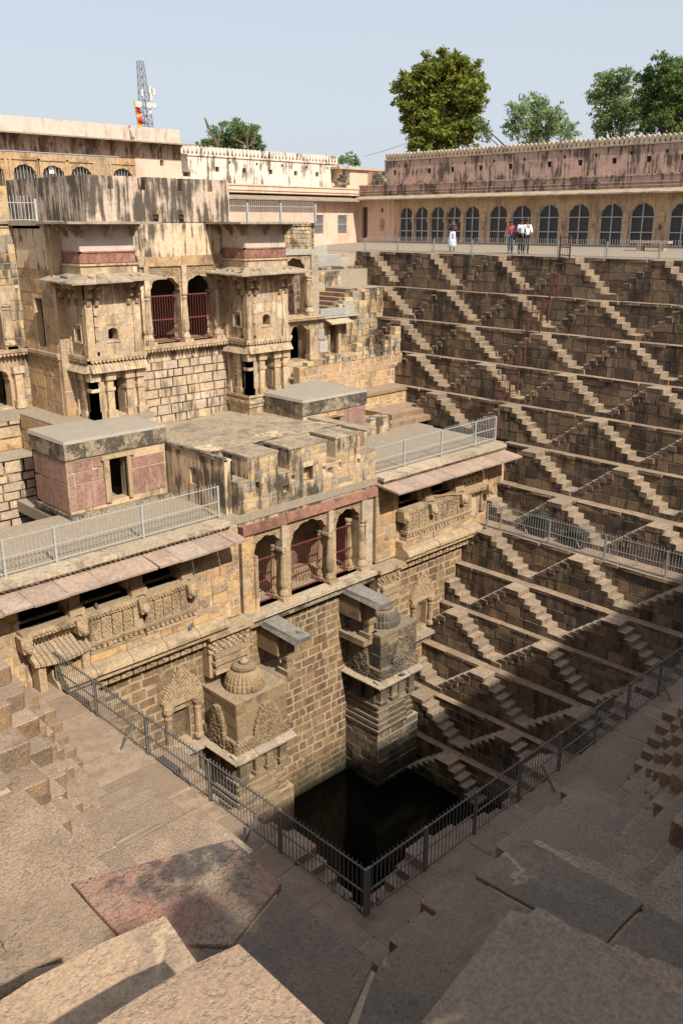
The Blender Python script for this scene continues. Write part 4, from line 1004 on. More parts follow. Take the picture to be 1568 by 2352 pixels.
# ------------------------------------------------------------------ left court: walkway, ledge and retaining walls
lw = wall_thing('retaining_wall', 'stained retaining wall left of the red panel kiosk', 'wall', 4.0, 13.4, 29.5, -9.3, -6.42, (.3, .42), (.5, 1.0), M_band, M_bandbk, proud=.03)
mb = MB(); mb.box(4, 13.6, 29.5, 30.9, -6.6, -6.38); mb.build('ledge_top', M_deck, lw)
lw2 = wall_thing('upper_retaining_wall', 'low retaining wall of orange blocks under the left walkway', 'wall', 4.0, 13.66, 30.8, -6.4, -5.12, (.35, .5), (.8, 1.5), M_ochre, M_bandbk, proud=.03)
mb = MB(); mb.box(4, 15.2, 30.75, 34, -5.3, -5.08); mb.box(13.65, 17.3, 27.5, 30.8, -5.3, -5.085); mb.build('walkway', M_deck, None, 'structure')
mb = MB(); mb.box(13.66, 14.0, 27.6, 30.8, -7.6, -5.31); mb.build('walkway_side', M_ochrebk, lw2)
stones(lw2, masonry('W', 13.66, 27.7, 30.75, -7.0, -5.15, .4, .5, .8, 1.3, gap=.02, proud=.02), M_ochre, 40, 'side_stone', 'side_stone_fill')
# ------------------------------------------------------------------ two corner towers with eaves
def scallops(mb, fr, u0, u1, v, h=.13, sp=.145, d=.07):
    n = max(1, int((u1 - u0) / sp)); wd = (u1 - u0) / n
    for i in range(n):
        a = u0 + i * wd
        mb.prism([(a + .01, v), (a + wd - .01, v), (a + wd - .02, v - h * .6), (a + wd / 2, v - h), (a + .02, v - h * .6)], fr, 0, d)
def tower(name, label, x0, x1, yf, yw, zb, back):
    """x0..x1 front face, yf front plane, yw where it joins the wall behind"""
    t = thing(name, label, 'tower', ((x0 + x1) / 2, yf, zb))
    f, fw = frS(yf), frW(x0)
    # ground storey: pilasters, doorway, blind bays
    mb = MB(); wall_open(mb, frS(yf + .16), x0 + .12, x1, zb, -3.4, [opening(x0 + .92, x0 + 1.38, zb + .05, -3.72)], .5); mb.box(x0 + .12, x0 + .3, yf + .2, yw, zb, -3.4); mb.box(x1 - .15, x1, yf + .66, yw, zb, -3.4)
    mb.build('lower_wall', M_tower, t)
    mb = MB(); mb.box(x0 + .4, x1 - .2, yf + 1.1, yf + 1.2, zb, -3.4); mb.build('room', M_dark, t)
    for u in (x0 + .02, x0 + .62, x0 + 1.40, x1 - .24):
        mb = MB(); mb.box(u, u + .26, yf + .02, yf + .3, zb + .25, -3.72); mb.box(u - .05, u + .31, yf - .03, yf + .3, zb, zb + .25); mb.box(u - .04, u + .30, yf - .02, yf + .3, -4.12, -4.0); mb.box(u - .07, u + .33, yf - .05, yf + .3, -3.74, -3.45); mb.build('pilaster', M_tower, t)
    for v in (yf + .02, yf + .55, yw - .35):
        mb = MB(); mb.box(x0 + .02, x0 + .3, v, v + .26, zb + .25, -3.72); mb.box(x0 - .03, x0 + .3, v - .05, v + .31, zb, zb + .25); mb.box(x0 - .04, x0 + .3, v - .06, v + .32, -3.74, -3.45); mb.build('pilaster', M_tower, t)
    mb = MB()
    for i in range(7): mb.box(x0 + .09, x0 + .14, yf + .9, yf + 1.0, zb + .3 + i * .17, zb + .38 + i * .17)
    mb.build('pierced_strip', M_dark, t)
    # fluted cornice + scalloped edge
    for fr_, u0, u1 in ((f, x0 - .02, x1 + .12), (fw, yf - .02, yw)):
        mb = MB(); n = int((u1 - u0) / .12)
        for i in range(n):
            a, b = u0 + (u1 - u0) * i / n, u0 + (u1 - u0) * (i + 1) / n - .012
            mb.hexa([fr_(a, -3.42, -.2), fr_(b, -3.42, -.2), fr_(b, -3.42, .24), fr_(a, -3.42, .24), fr_(a, -3.12, -.2), fr_(b, -3.12, -.2), fr_(b, -3.14, .06), fr_(a, -3.14, .06)])
        mb.build('fluted_cornice', M_tower, t)
        mb = MB(); p = [fr_(u0 - .05, -2.98, -.2), fr_(u1 + .02, -2.98, -.2), fr_(u1 + .02, -2.98, .14), fr_(u0 - .14, -2.98, .14), fr_(u0 - .05, -2.86, -.2), fr_(u1 + .02, -2.86, -.2), fr_(u1 + .02, -2.86, .14), fr_(u0 - .14, -2.86, .14)]
        mb.hexa(p); scallops(mb, lambda u, v, d: fr_(u, v, d + .06), u0, u1, -2.98); mb.build('scalloped_ledge', M_tower, t)
    # shaft with small arched windows
    mb = MB(); wall_open(mb, f, x0 + .03, x1, -2.9, -.25, [arch(x0 + 1.0, .38, -2.36, -2.08, -1.93, 3)], .4)
    wall_open(mb, frW(x0 + .03), yf, yw + .2, -2.9, -.25, [arch(yf + .62, .36, -2.36, -2.08, -1.93, 3)], .4); mb.box(x0 + 1.5, x1, yf + .7, yw, -2.9, -.3)
    mb.build('shaft', M_tower, t)
    ps = masonry('S', yf, x0 + .3, x1 - .28, -2.75, -.3, .35, .55, .4, .8, gap=.012, proud=.008, depth=.06, holes=[(x0 + .76, x0 + 1.24, -2.42, -1.85)]) + masonry('W', x0 + .03, yf + .25, yw, -2.75, -.3, .35, .55, .4, .8, gap=.012, proud=.008, depth=.06, holes=[(yf + .4, yf + .84, -2.42, -1.85)])
    stones(t, ps, M_tower, 120)
    mb = MB(); mb.box(x0 + .35, x1 - .2, yf + .55, yf + .65, -2.9, -.3); mb.build('shaft_room', M_dark, t)
    for (a, b, c, d) in ((x0 - .02, x0 + .26, yf - .05, yf + .2), (x1 - .26, x1 + .02, yf - .05, yf + .2), (x0 - .02, x0 + .2, yw - .3, yw)):
        mb = MB(); mb.box(a, b, c, d, -2.86, -.95); mb.box(a - .03, b + .03, c - .03, d, -2.86, -2.45); mb.build('corner_pilaster', M_tower, t)
    for fr_, u in ((f, x0 + 1.0), (fw, yf + .62)):
        mb = MB(); mb.prism([(u - .27, -2.44), (u + .27, -2.44), (u + .27, -2.39), (u - .27, -2.39)], fr_, -.02, .03); mb.prism([(u - .27, -2.39), (u - .22, -2.39), (u - .22, -1.84), (u - .27, -1.84)], fr_, -.02, .02); mb.prism([(u + .22, -2.39), (u + .27, -2.39), (u + .27, -1.84), (u + .22, -1.84)], fr_, -.02, .02); mb.prism([(u - .27, -1.84), (u + .27, -1.84), (u + .27, -1.79), (u - .27, -1.79)], fr_, -.02, .02); mb.build('window_frame', M_tower, t)
    # serpentine brackets that carry the eave
    def bracket(fr_, u):
        mb = MB()
        pr = [(0, -1.15), (.10, -1.15), (.16, -1.02), (.10, -.92), (.20, -.84), (.30, -.72), (.20, -.66), (.30, -.56), (.42, -.46), (.40, -.32), (.52, -.26), (.52, -.16), (0, -.16)]
        k = len(pr); n0 = len(mb.v)
        for s in (-.075, .075):
            for d, z in pr: mb.v.append(fr_(u + s, z, d))
        mb.f.append(tuple(range(n0, n0 + k))[::-1]); mb.f.append(tuple(range(n0 + k, n0 + 2 * k))); mb.m += [0, 0]
        for i in range(k):
            j = (i + 1) % k; mb.f.append((n0 + i, n0 + j, n0 + k + j, n0 + k + i)); mb.m.append(0)
        p = fr_(u, -.44, .42); mb.lathe(p, [(.03, -.13), (.10, -.08), (.12, 0), (.09, .1), (.03, .14)], 8)
        p = fr_(u, -.8, .24); mb.lathe(p, [(.02, -.1), (.09, -.05), (.09, .03), (.03, .09)], 7)
        mb.build('eave_bracket', M_carve, t)
    for u in (x0 + .1, x0 + .42, x1 - .42, x1 - .1): bracket(f, u)
    for u in (yf + .12, yf + .45, yw - .35): bracket(fw, u)
    for fr_, u, s in ((f, x0 + .75, 1), (f, x1 - .75, -1)):
        mb = MB(); mb.prism([(u - s * .2, -.35), (u + s * .25, -.35), (u + s * .2, -.45), (u + s * .1, -.5), (u, -.65), (u - s * .1, -.75), (u - s * .2, -.8)], fr_, -.02, .04); mb.build('cusped_panel', M_tower, t)
    # stone slab eave, hipped round the corner
    zi, zo = -.10, -.34; e = .80
    def eave_run(P0, P1, Q0, Q1, n):
        for i in range(n):
            a, b = i / n, (i + 1) / n - .004
            L = lambda p, q_, s_: tuple(p[k] + (q_[k] - p[k]) * s_ for k in range(3))
            j = ru(-.014, .01)
            o0, o1, i0, i1 = L(P0, P1, a), L(P0, P1, b), L(Q0, Q1, a), L(Q0, Q1, b)
            dn = lambda p, h: (p[0], p[1], p[2] - h)
            o0 = (o0[0], o0[1], o0[2] + j); o1 = (o1[0], o1[1], o1[2] + j)
            mb = MB(); mb.hexa([dn(o0, .05), dn(o1, .05), dn(i1, .07), dn(i0, .07), o0, o1, i1, i0]); mb.build('eave_slab', M_eavegrey, t)
    eave_run((x0 - e, yf - e, zo), (x1 + .75, yf - e, zo + .05), (x0 - .05, yf - .05, zi), (x1 + .1, yf - .05, zi), 8)
    eave_run((x0 - e, yw + .1, zo + .05), (x0 - e, yf - e, zo), (x0 - .05, yw + .1, zi), (x0 - .05, yf - .05, zi), 7)
    # attic: ledge, red frieze, plaster box, top slab on brackets
    mb = MB(); mb.box(x0 - .04, x1 + .04, yf - .04, yw + .3, -.1, .16); mb.box(x0 - .10, x1 + .10, yf - .10, yw + .3, .16, .22); mb.build('attic_ledge', M_tower, t)
    mb = MB(); mb.box(x0, x1, yf, yw + .3, .22, .58); mb.build('frieze_core', M_red, t)
    for fr_, u0, u1 in ((f, x0, x1), (fw, yf, yw + .2)):
        mb = MB(); n = int((u1 - u0) / .26); wd = (u1 - u0) / n
        for i in range(n):
            a = u0 + i * wd; c = a + wd / 2
            mb.prism([(a + .015, .25), (a + wd - .015, .25), (a + wd - .015, .38), (c + .05, .50), (c, .54), (c - .05, .50), (a + .015, .38)], fr_, -.01, .022)
        mb.build('petal_frieze', M_red, t)
        mb = MB(); mb.prism([(u0 - .03, .58), (u1 + .03, .58), (u1 + .03, .63), (u0 - .03, .63)], fr_, -.05, .03); mb.build('frieze_beading', M_red, t)
    mb = MB(); mb.box(x0 + .02, x1 - .02, yf + .02, yw + .3, .6, 1.5); mb.build('plaster_attic', M_plast, t)
    mb = MB(); mb.box(x0 - .72, x1 + .72, yf - .72, yw + .3, 1.50, 1.58); mb.build('top_slab', M_eavegrey, t)
    for fr_, us in ((f, (x0 + .08, x0 + 1.05, x1 - .08)), (fw, (yf + .1, yf + .8, yw - .1))):
        for u in us:
            mb = MB(); mb.prism([(0, 0), (.5, 0), (.5, -.06), (.34, -.12), (.3, -.2), (.16, -.26), (.12, -.36), (0, -.42)], (lambda u_, v_, d_, fr_=fr_, u=u: fr_(u + d_, 1.5 + v_, u_)), -.05, .05); mb.build('slab_bracket', M_carve, t)
    return t
random.seed(51)
tower('eave_tower', 'sandstone tower bay with red frieze and slab eave, left one of the pair', 15.0, 17.1, 27.75, 29.2, -5.08, True)
tr_ = tower('eave_tower', 'sandstone tower bay with red frieze and slab eave, right one of the pair', 21.95, 24.05, 27.75, 29.35, -5.12, True)
for i, (p, z0, z1) in enumerate(((.06, -5.22, -5.12), (.0, -5.34, -5.22), (.10, -5.46, -5.34), (.04, -5.62, -5.46), (.0, -6.0, -5.62))):
    mb = MB(); mb.box(21.95 - p, 23.3 + p, 27.75 - p, 29.3, z0, z1 - .004); mb.build('plinth_moulding', M_tower, tr_)
# side block behind the left tower with its red barred door
t = thing('side_block', 'tall stained side wall with a red barred door left of the left tower', 'building', (14.6, 30.4, -5.1)); sb = t
mb = MB(); wall_open(mb, frW(14.62), 29.2, 31.7, -5.1, 1.5, [opening(30.05, 30.65, -2.72, -1.0)], .35); mb.box(14.63, 15.3, 29.0, 29.3, -5.1, 1.5); mb.build('wall_core', M_ochrebk, t)
ps = masonry('W', 14.62, 29.2, 31.7, -5.1, .0, .4, .55, .5, 1.0, gap=.016, proud=.012, depth=.08, holes=[(29.98, 30.72, -2.8, -.9)]) + masonry('S', 29.0, 14.62, 15.05, -5.1, -.2, .4, .55, .5, 1.0, gap=.016, proud=.012, depth=.08)
stones(t, ps, M_ochre, 150)
mb = MB(); mb.box(14.5, 14.66, 29.1, 31.7, -2.98, -2.86); scallops(mb, lambda u, v, d: frW(14.62)(u, v, d + .0), 29.1, 31.7, -2.98); mb.build('scalloped_ledge', M_tower, t)
mb = MB()
for i in range(6): mb.box(14.85, 14.88, 30.08 + i * .105, 30.10 + i * .105, -2.72, -1.0)
for z in (-2.65, -1.85, -1.05): mb.box(14.84, 14.89, 30.05, 30.65, z, z + .05)
mb.build('red_door_grille', M_redpaint, t)
mb = MB(); mb.box(15.0, 15.1, 29.9, 30.8, -2.8, -.9); mb.build('door_back', M_dark, t)
mb = MB(); mb.box(14.45, 15.2, 29.0, 31.8, 1.45, 1.6); mb.build('coping', M_cap, t)
mb = MB(); mb.box(14.6, 14.66, 29.3, 31.7, .0, 1.45); mb.build('peeling_plaster', M_ywall, t)

# ------------------------------------------------------------------ middle bay between the towers
random.seed(53)
t = thing('middle_bay', 'balcony storey with cusped arches between the two towers over a black-jointed wall', 'facade', (19.5, 29.2, -6)); yM = 29.2
wall = MB(); wall.box(17.1, 21.95, yM, yM + .4, -6.1, -3.0); wall.build('wall_core', M_bandbk, t)
stones(t, [q_ for q_ in masonry('S', yM, 17.15, 21.95, -6.0, -3.55, .2, .42, .25, .85, gap=.03, proud=.016) if R() < 2], M_band, 150)
mb = MB(); mb.box(17.1, 21.95, yM - .02, yM + .3, -3.55, -3.02); mb.build('plaster_band', M_ywall, t)
mb = MB(); mb.box(17.1, 21.95, yM - .35, yM + 1.5, -3.02, -2.90); scallops(mb, frS(yM - .26), 17.15, 21.9, -3.02); mb.build('balcony_slab', M_tower, t)
A = [arch(17.62, 1.1, -2.9, -.98, -.36, 4.5), arch(19.24, 1.36, -2.9, -.98, -.36, 4.5), arch(20.85, 1.32, -2.9, -.98, -.36, 4.5)]
mb = MB(); wall_open(mb, frS(yM + .05), 17.1, 21.95, -2.9, -.02, A, .35); mb.build('arch_screen', M_tower, t)
mb = MB()
def sp2(u, v):
    for a in A:
        c = (a['u0'] + a['u1']) / 2; hw = (a['u1'] - a['u0']) / 2
        if abs(u - c) < hw + .03:
            x = (u - c) / hw; return v > -.95 + .6 * math.sqrt(max(0, 1 - .9 * x * x)) + .02
    return False
relief(mb, frS(yM + .05), sp2, 17.2, 21.6, -.95, -.06, 60, 12, .035); mb.build('spandrel_carving', M_carve, t, 'stuff')
for x in (18.4, 20.07, 21.62):
    column(t, x, yM + .02, -2.9, 1.9, .115, M_tower); column(t, x - .05, yM + .5, -2.9, 1.9, .105, M_tower)
    mb = MB(); mb.box(x - .11, x + .11, yM - .06, yM + .2, -1.02, .02); mb.build('upper_shaft', M_tower, t)
for x0, x1 in ((17.2, 18.2), (18.62, 19.9), (20.24, 21.5)): red_grille(t, x0, x1, yM + .25, -2.86, -1.12)
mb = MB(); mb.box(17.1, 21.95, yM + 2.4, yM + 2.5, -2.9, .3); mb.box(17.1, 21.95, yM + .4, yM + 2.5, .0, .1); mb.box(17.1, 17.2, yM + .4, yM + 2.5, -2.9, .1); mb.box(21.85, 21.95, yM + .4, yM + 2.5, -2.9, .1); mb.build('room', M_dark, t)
for a, b in ((17.1, 18.35), (18.37, 20.0), (20.02, 21.95)):
    mb = MB(); mb.box(a, b, yM - .03, yM + .35, -.02, .36 + ru(-.03, .03)); mb.build('lintel', M_ochre, t)
mb = MB(); mb.box(17.1, 21.95, yM + .02, yM + .5, .33, 1.62); mb.build('peeling_wall', M_ywall, t)
# parapet box on the roof
t = thing('roof_parapet', 'streaked plaster parapet with narrow slots standing above the middle bay', 'parapet', (19.2, 29.2, 1.6))
mb = MB(); SL = [(17.06, 17.3), (18.3, 18.62), (19.95, 20.22), (21.38, 21.6)]
u = 16.15
for a, b in SL + [(22.4, 22.4)]:
    mb.box(u, a, yM - .02, yM + .35, 2.68, 3.12)
    if b > a: mb.box(a, b, yM + .3, yM + .36, 2.68, 3.1)
    u = b
mb.box(16.15, 22.4, yM - .02, yM + .35, 1.58, 2.68)
mb.box(16.15, 16.5, yM + .35, 35.2, 1.58, 3.12); mb.box(22.05, 22.4, yM + .35, 35.2, 1.58, 3.12)
mb.box(16.5, 22.05, yM + .35, 35.2, 1.58, 1.7)
mb.build('parapet_wall', M_parapet, t)
for x in (18.95, 20.05):
    mb = MB(); mb.box(x - .1, x + .1, yM - .3, yM, 1.84, 2.02); mb.box(x - .08, x + .08, yM - .16, yM, 1.7, 1.84); mb.build('stone_spout', M_carve2, t)
# palace roof behind
mb = MB(); mb.box(2, 14.6, 31.7, 44.5, 1.3, 1.55); mb.box(14.6, 25.2, 29.6, 33.7, 1.35, 1.57); mb.box(14.6, 31.1, 33.7, 44.5, 1.3, 1.55); mb.build('palace_roof', M_deck, None, 'structure')

# ------------------------------------------------------------------ wings either side of the tower block
random.seed(57)
t = thing('left_wing', 'arched wing with red railing at the left edge of the photograph', 'building', (11, 31.7, -5.1)); yL = 31.7
mb = MB(); wall_open(mb, frS(yL), 4, 14.62, -5.1, -3.0, [arch(13.1, 1.5, -5.0, -4.05, -3.42, 3.5), arch(10.8, 1.5, -5.0, -4.05, -3.42, 3.5)], .5)
wall_open(mb, frS(yL), 4, 14.62, -3.0, 1.5, [arch(13.15, 1.3, -2.9, -1.3, -.7, 4.5), arch(11.2, 1.3, -2.9, -1.3, -.7, 4.5)], .4); mb.build('wall_core', M_tower, t)
mb = MB(); mb.box(4, 14.6, yL - .3, yL + .1, -2.98, -2.86); scallops(mb, frS(yL - .2), 9, 14.6, -2.98); mb.build('scalloped_ledge', M_tower, t)
for x in (13.98, 14.05): column(t, x, yL - .02, -2.86, 1.6, .13, M_tower)
red_grille(t, 12.5, 13.85, yL + .2, -2.82, -1.2)
mb = MB(); mb.box(13.98, 14.28, yL - .2, yL + .1, -5.0, -3.6); mb.box(13.92, 14.34, yL - .26, yL + .1, -5.05, -4.75); mb.box(13.92, 14.34, yL - .26, yL + .1, -3.75, -3.5); mb.build('pillar', M_tower, t)
ps = masonry('S', yL, 10, 14.6, -.6, 1.45, .22, .38, .3, .6, gap=.02, proud=.02, depth=.1) + masonry('S', yL, 14.2, 14.62, -5, -.7, .3, .4, .3, .5, gap=.02, proud=.02, depth=.1)
stones(t, ps, M_pav, 120)
mb = MB(); mb.box(4, 14.5, yL + 2.2, yL + 2.3, -5.1, 1); mb.box(4, 14.5, yL + .5, yL + 2.3, -3.1, -2.95); mb.box(4, 14.5, yL + .5, yL + 2.3, -.3, -.1); mb.build('room', M_carve2, t)

t = thing('right_wing', 'partly ruined wing with barred arch and dark doorway right of the towers', 'building', (29, 33.7, -5.2)); yR = 33.7
holes = [(29.75, 30.8, -5.15, -3.4), (32.0, 32.85, -5.0, -3.5), (34.12, 34.34, -2.3, -1.95)]
mb = MB(); wall_open(mb, frS(yR), 24, 31.4, -5.3, -3.0, [arch(30.0, 1.25, -5.15, -4.0, -3.3, 3.5)], .8)
wall_open(mb, frS(yR), 31.4, 37.2, -5.3, -3.1, [opening(32.0, 32.75, -5.05, -3.52)], .6)
wall_open(mb, frS(yR), 24, 31.1, -3.0, 1.55, [arch(29.75, 1.4, -2.85, -.75, -.05, 4.5)], .4); 
mb.box(33.2, 36.9, yR, yR + .4, -3.1, -2.4); mb.box(34.4, 36.9, yR, yR + .4, -2.4, -1.82); mb.build('wall_core', M_lowbk, t)
ps = masonry('S', yR, 31.4, 37.0, -5.25, -3.1, .24, .4, .25, .6, gap=.03, proud=.03, holes=[(31.9, 32.85, -5.3, -3.4)]) + masonry('S', yR, 33.2, 36.9, -3.1, -2.4, .24, .34, .25, .55, gap=.03, proud=.03) + masonry('S', yR, 34.4, 36.9, -2.4, -1.8, .2, .3, .25, .55, gap=.03, proud=.03, holes=[(34.5, 34.75, -2.35, -1.95)])
ps += masonry('S', yR, 26, 31.05, .1, 1.5, .14, .24, .16, .36, gap=.03, proud=.03)
stones(t, ps, M_pav, 200)
mb = MB(); mb.box(24, 31.5, yR - .35, yR + .1, -3.02, -2.9); scallops(mb, frS(yR - .25), 26, 31.4, -3.02); mb.build('scalloped_ledge', M_tower, t)
column(t, 28.95, yR - .1, -2.9, 1.95, .15, M_tower); column(t, 30.6, yR - .1, -2.9, 1.95, .15, M_tower)
mb = MB(); mb.box(30.8, 31.3, yR - .1, yR + .3, -2.9, .1); mb.build('pilaster', M_cap, t)
red_grille(t, 29.15, 30.4, yR + .15, -2.84, -.85)
mb = MB(); mb.box(28.9, 31.2, yR - .08, yR + .3, .05, .32); mb.build('lintel', M_bluegrey, t)
mb = MB(); mb.box(24, 31.2, yR + 2.5, yR + 2.6, -5.3, 1.5); mb.build('inner_wall', M_lowbk, t)
mb = MB(); mb.box(30.55, 30.85, yR - .2, yR + .1, -5.15, -3.6); mb.box(30.48, 30.92, yR - .27, yR + .1, -5.15, -4.9); mb.build('pillar', M_tower, t)
mb = MB(); mb.box(31.95, 32.1, yR - .08, yR + .1, -5.05, -3.45); mb.box(32.7, 32.9, yR - .08, yR + .1, -5.05, -3.45); mb.box(31.9, 32.95, yR - .1, yR + .1, -3.52, -3.35); mb.build('door_frame', M_carve, t)
mb = MB(); mb.box(31.9, 33, yR + .9, yR + 1, -5.2, -3.3); mb.build('door_back', M_dark, t)
mb = MB(); mb.hexa([(31.6, yR - .7, -3.42), (33.25, yR - .7, -3.42), (33.3, yR + .1, -3.2), (31.7, yR + .1, -3.2), (31.6, yR - .7, -3.35), (33.25, yR - .7, -3.35), (33.3, yR + .1, -3.12), (31.7, yR + .1, -3.12)]); mb.build('door_canopy', M_cap, t)
for (a, b, c, d, e, f_) in ((31.4, 33.15, yR - .12, yR + .3, -3.04, -2.68), (33.15, 33.9, yR - .1, yR + .3, -3.05, -2.6), (33.1, 33.9, yR - .05, yR + .5, -2.6, -2.35), (31.3, 31.9, yR - .05, yR + .2, -4.2, -3.7), (31.35, 32.0, yR - .06, yR + .1, -4.9, -4.3)):
    mb = MB(); mb.mesh(FULL[random.randrange(10)], ((a + b) / 2, (c + d) / 2, (e + f_) / 2), (b - a, d - c, f_ - e)); mb.build('blue_grey_block', M_bluegrey, t)
mb = MB(); mb.box(31.4, 34.1, yR - .25, yR + .2, -3.14, -3.05); mb.build('ledge', M_bluegrey, t)
for x in (33.45, 33.85):
    mb = MB(); mb.prism([(x - .14, -4.2), (x + .14, -4.2), (x + .14, -3.95), (x, -3.75), (x - .14, -3.95)], frS(yR), -.02, .03); mb.build('blind_niche', M_ochre, t)
for x in (35.4, 36.3):
    mb = MB(); mb.prism([(x - .2, -3.1), (x + .2, -3.1), (x + .2, -2.6), (x, -2.3), (x - .2, -2.6)], frS(yR), -.02, .05); mb.build('blind_niche', M_ochre, t)
mb = MB(); mb.box(34.5, 34.72, yR - .045, yR - .02, -2.35, -1.98); mb.build('dark_slot', M_dark, t)

# ruined stair up to the first ledge, with its side wall
t = thing('ruined_stair', 'broken stone stair climbing to the first ledge beside blue-grey blocks', 'stairs', (33.5, 35, -3))
for i in range(6):
    x = 31.9 + i * .42; z = -3.0 + (i + 1) * .20
    mb = MB(); mb.mesh(FULL[i], (x + .25, 35.0, z - .13), (.55, 2.0, .26)); mb.build('step', M_tread, t)
for i, (x, z) in enumerate(((32.9, -2.55), (33.35, -2.25), (33.9, -1.95), (34.3, -1.8))):
    mb = MB(); mb.mesh(FULL[i], (x + .25, 34.0, z - .25), (.55, .55, .6)); mb.build('parapet_block', M_pav, t)
stones(t, masonry('S', 36.0, 31.4, 35.2, -3.1, -.95, .22, .36, .3, .6, gap=.02, proud=.015), M_pav, 80)
mb = MB(); mb.box(31.5, 37.6, 36.0, 36.4, -3.2, -.9); mb.box(34.4, 37.9, 33.72, 37.2, -2.1, -1.82); mb.build('landing', M_deck, t)
t = thing('stepped_blocks', 'stepped blue-grey stone blocks between the palace corner and the top terrace', 'wall', (34, 36.3, -1))
for (x0, x1, z0, z1, y) in ((31.2, 34.6, -3.0, -1.6, 36.0), (34.0, 37.2, -1.82, -.75, 36.2), (36.0, 37.1, -1.8, -.95, 36.1), (33.2, 35.6, -.75, -.1, 36.4), (31.2, 33.4, -1.6, .35, 36.4), (33.3, 34.8, -.15, .35, 36.6), (31.2, 32.6, .3, .9, 36.8), (35.4, 36.4, -.8, -.3, 36.5)):
    mb = MB(); mb.mesh(FULL[random.randrange(10)], ((x0 + x1) / 2, y + .3, (z0 + z1) / 2), (x1 - x0, .6, z1 - z0)); mb.build('block', M_bluegrey if R() < .7 else M_pav, t)
mb = MB(); mb.box(31.1, 37.2, 36.9, 37.6, -3, -.1); mb.build('wall_core', M_lowbk, t)
mb = MB(); mb.hexa([(31.2, 35.2, -.35), (32.5, 35.2, -.35), (32.5, 36.2, -.1), (31.2, 36.2, -.1), (31.2, 35.2, -.28), (32.5, 35.2, -.28), (32.5, 36.2, -.02), (31.2, 36.2, -.02)]); mb.build('canopy_slab', M_cap, t)
# lower ruined wall with stair behind it
lwr = wall_thing('ruined_low_wall', 'ruined low wall of buff blocks running to the far stepped wall, right of the flat roof kiosk', 'wall', 27.3, 34.5, 30.7, -6.45, -4.9, (.22, .42), (.35, .8), M_ochre, M_ochrebk)
ps = []
for i in range(14):
    x = 28.0 + i * .47; top = -4.95 + .085 * i * (.5 + .5 * R()) + (.12 if i > 6 else 0)
    for q_ in range(int((top + 4.95) / .2) + 1): ps.append(((x, 30.85, -4.82 + q_ * .2), (ru(.35, .5), ru(.3, .4), .19), 0))
stones(lwr, ps, M_pav, 60, 'loose_block', 'loose_block_fill', 'full')
t = thing('court_stair', 'short stair rising right behind the ruined low wall', 'stairs', (29, 31.6, -5.3))
for i in range(6):
    mb = MB(); mb.mesh(FULL[i], (27.4 + i * .40, 31.7, -6.1 + i * .17), (.5, 1.7, .2)); mb.build('step', M_tread, t)
mb = MB(); mb.box(24.2, 34.6, 32.5, 33.8, -6.4, -5.2); mb.box(29.6, 36, 30.9, 32.5, -6.4, -5.25); mb.build('plinth', M_band, t)
mb = MB(); mb.box(24, 27.4, 28.2, 33.8, -6.9, -6.35); mb.box(27.4, 34, 30.9, 33.8, -6.9, -6.34); mb.build('court_floor', M_deck, None, 'structure')
t = wall_thing('ledge_wall', 'short buff wall under a ledge in the corner beside the far stepped wall', 'wall', 27.5, 33.7, 29.6, -7.75, -6.5, (.36, .48), (.6, 1.1), M_ochre, M_ochrebk)
mb = MB(); mb.box(27.4, 33.9, 29.5, 30.75, -6.56, -6.4); mb.build('ledge_slab', M_tread, t)
t = thing('corner_steps', 'low platform and steps on the terrace in the far corner by the railing', 'steps', (30.5, 28, -7.7))
mb = MB(); mb.box(30.6, 33.6, 27.8, 29.6, -7.7, -7.2); mb.build('platform', M_tread, t)
mb = MB(); mb.box(30.0, 33.6, 27.3, 29.6, -7.7, -7.45); mb.build('platform', M_tread, t)
lwp = wall_thing('low_parapet', 'stained low stub wall between the flat roof kiosk and the terrace railing', 'wall', 27.0, 29.6, 27.0, -7.7, -6.9, (.25, .36), (.4, .8), M_pav, M_pavbk)
# ------------------------------------------------------------------ far terrace, arcade and walls round the top
random.seed(61)
mb = MB(); mb.hexa([(38.03, -8, -.6), (46, -8, -.6), (46, 44.8, -.6), (38.03, 44.8, -.6), (38.03, -8, -.004), (46, -8, .33), (46, 44.8, .33), (38.03, 44.8, -.004)])
mb.box(30.9, 38.02, 37.6, 44.8, -.6, -.02); mb.build('far_terrace', M_deck, None, 'structure')
mb = MB(); mb.box(-600, 900, -600, 900, -24, -22); mb.box(46.3, 900, -200, 900, -3, .2); mb.box(-300, 46.5, 45.2, 900, -3, .2); mb.box(-300, -5.9, -300, 45.2, -3, -.3); mb.box(-6, 900, -300, -5.9, -3, -.25); mb.build('ground', M_soil, None, 'structure')
def merlon_mesh(mat):
    k = ('merlon', mat.name)
    if k not in _cache:
        mb = MB(); prof = [(-.12, 0), (-.06, .07), (-.11, .16), (-.125, .26), (-.09, .35), (0, .42), (.09, .35), (.125, .26), (.11, .16), (.06, .07), (.12, 0)]
        mb.prism(prof, lambda u, v, d: (u, d, v), -.1, .1)
        me = bpy.data.meshes.new('merlon'); me.from_pydata(mb.v, [], mb.f); me.materials.append(mat); _cache[k] = me
    return _cache[k]
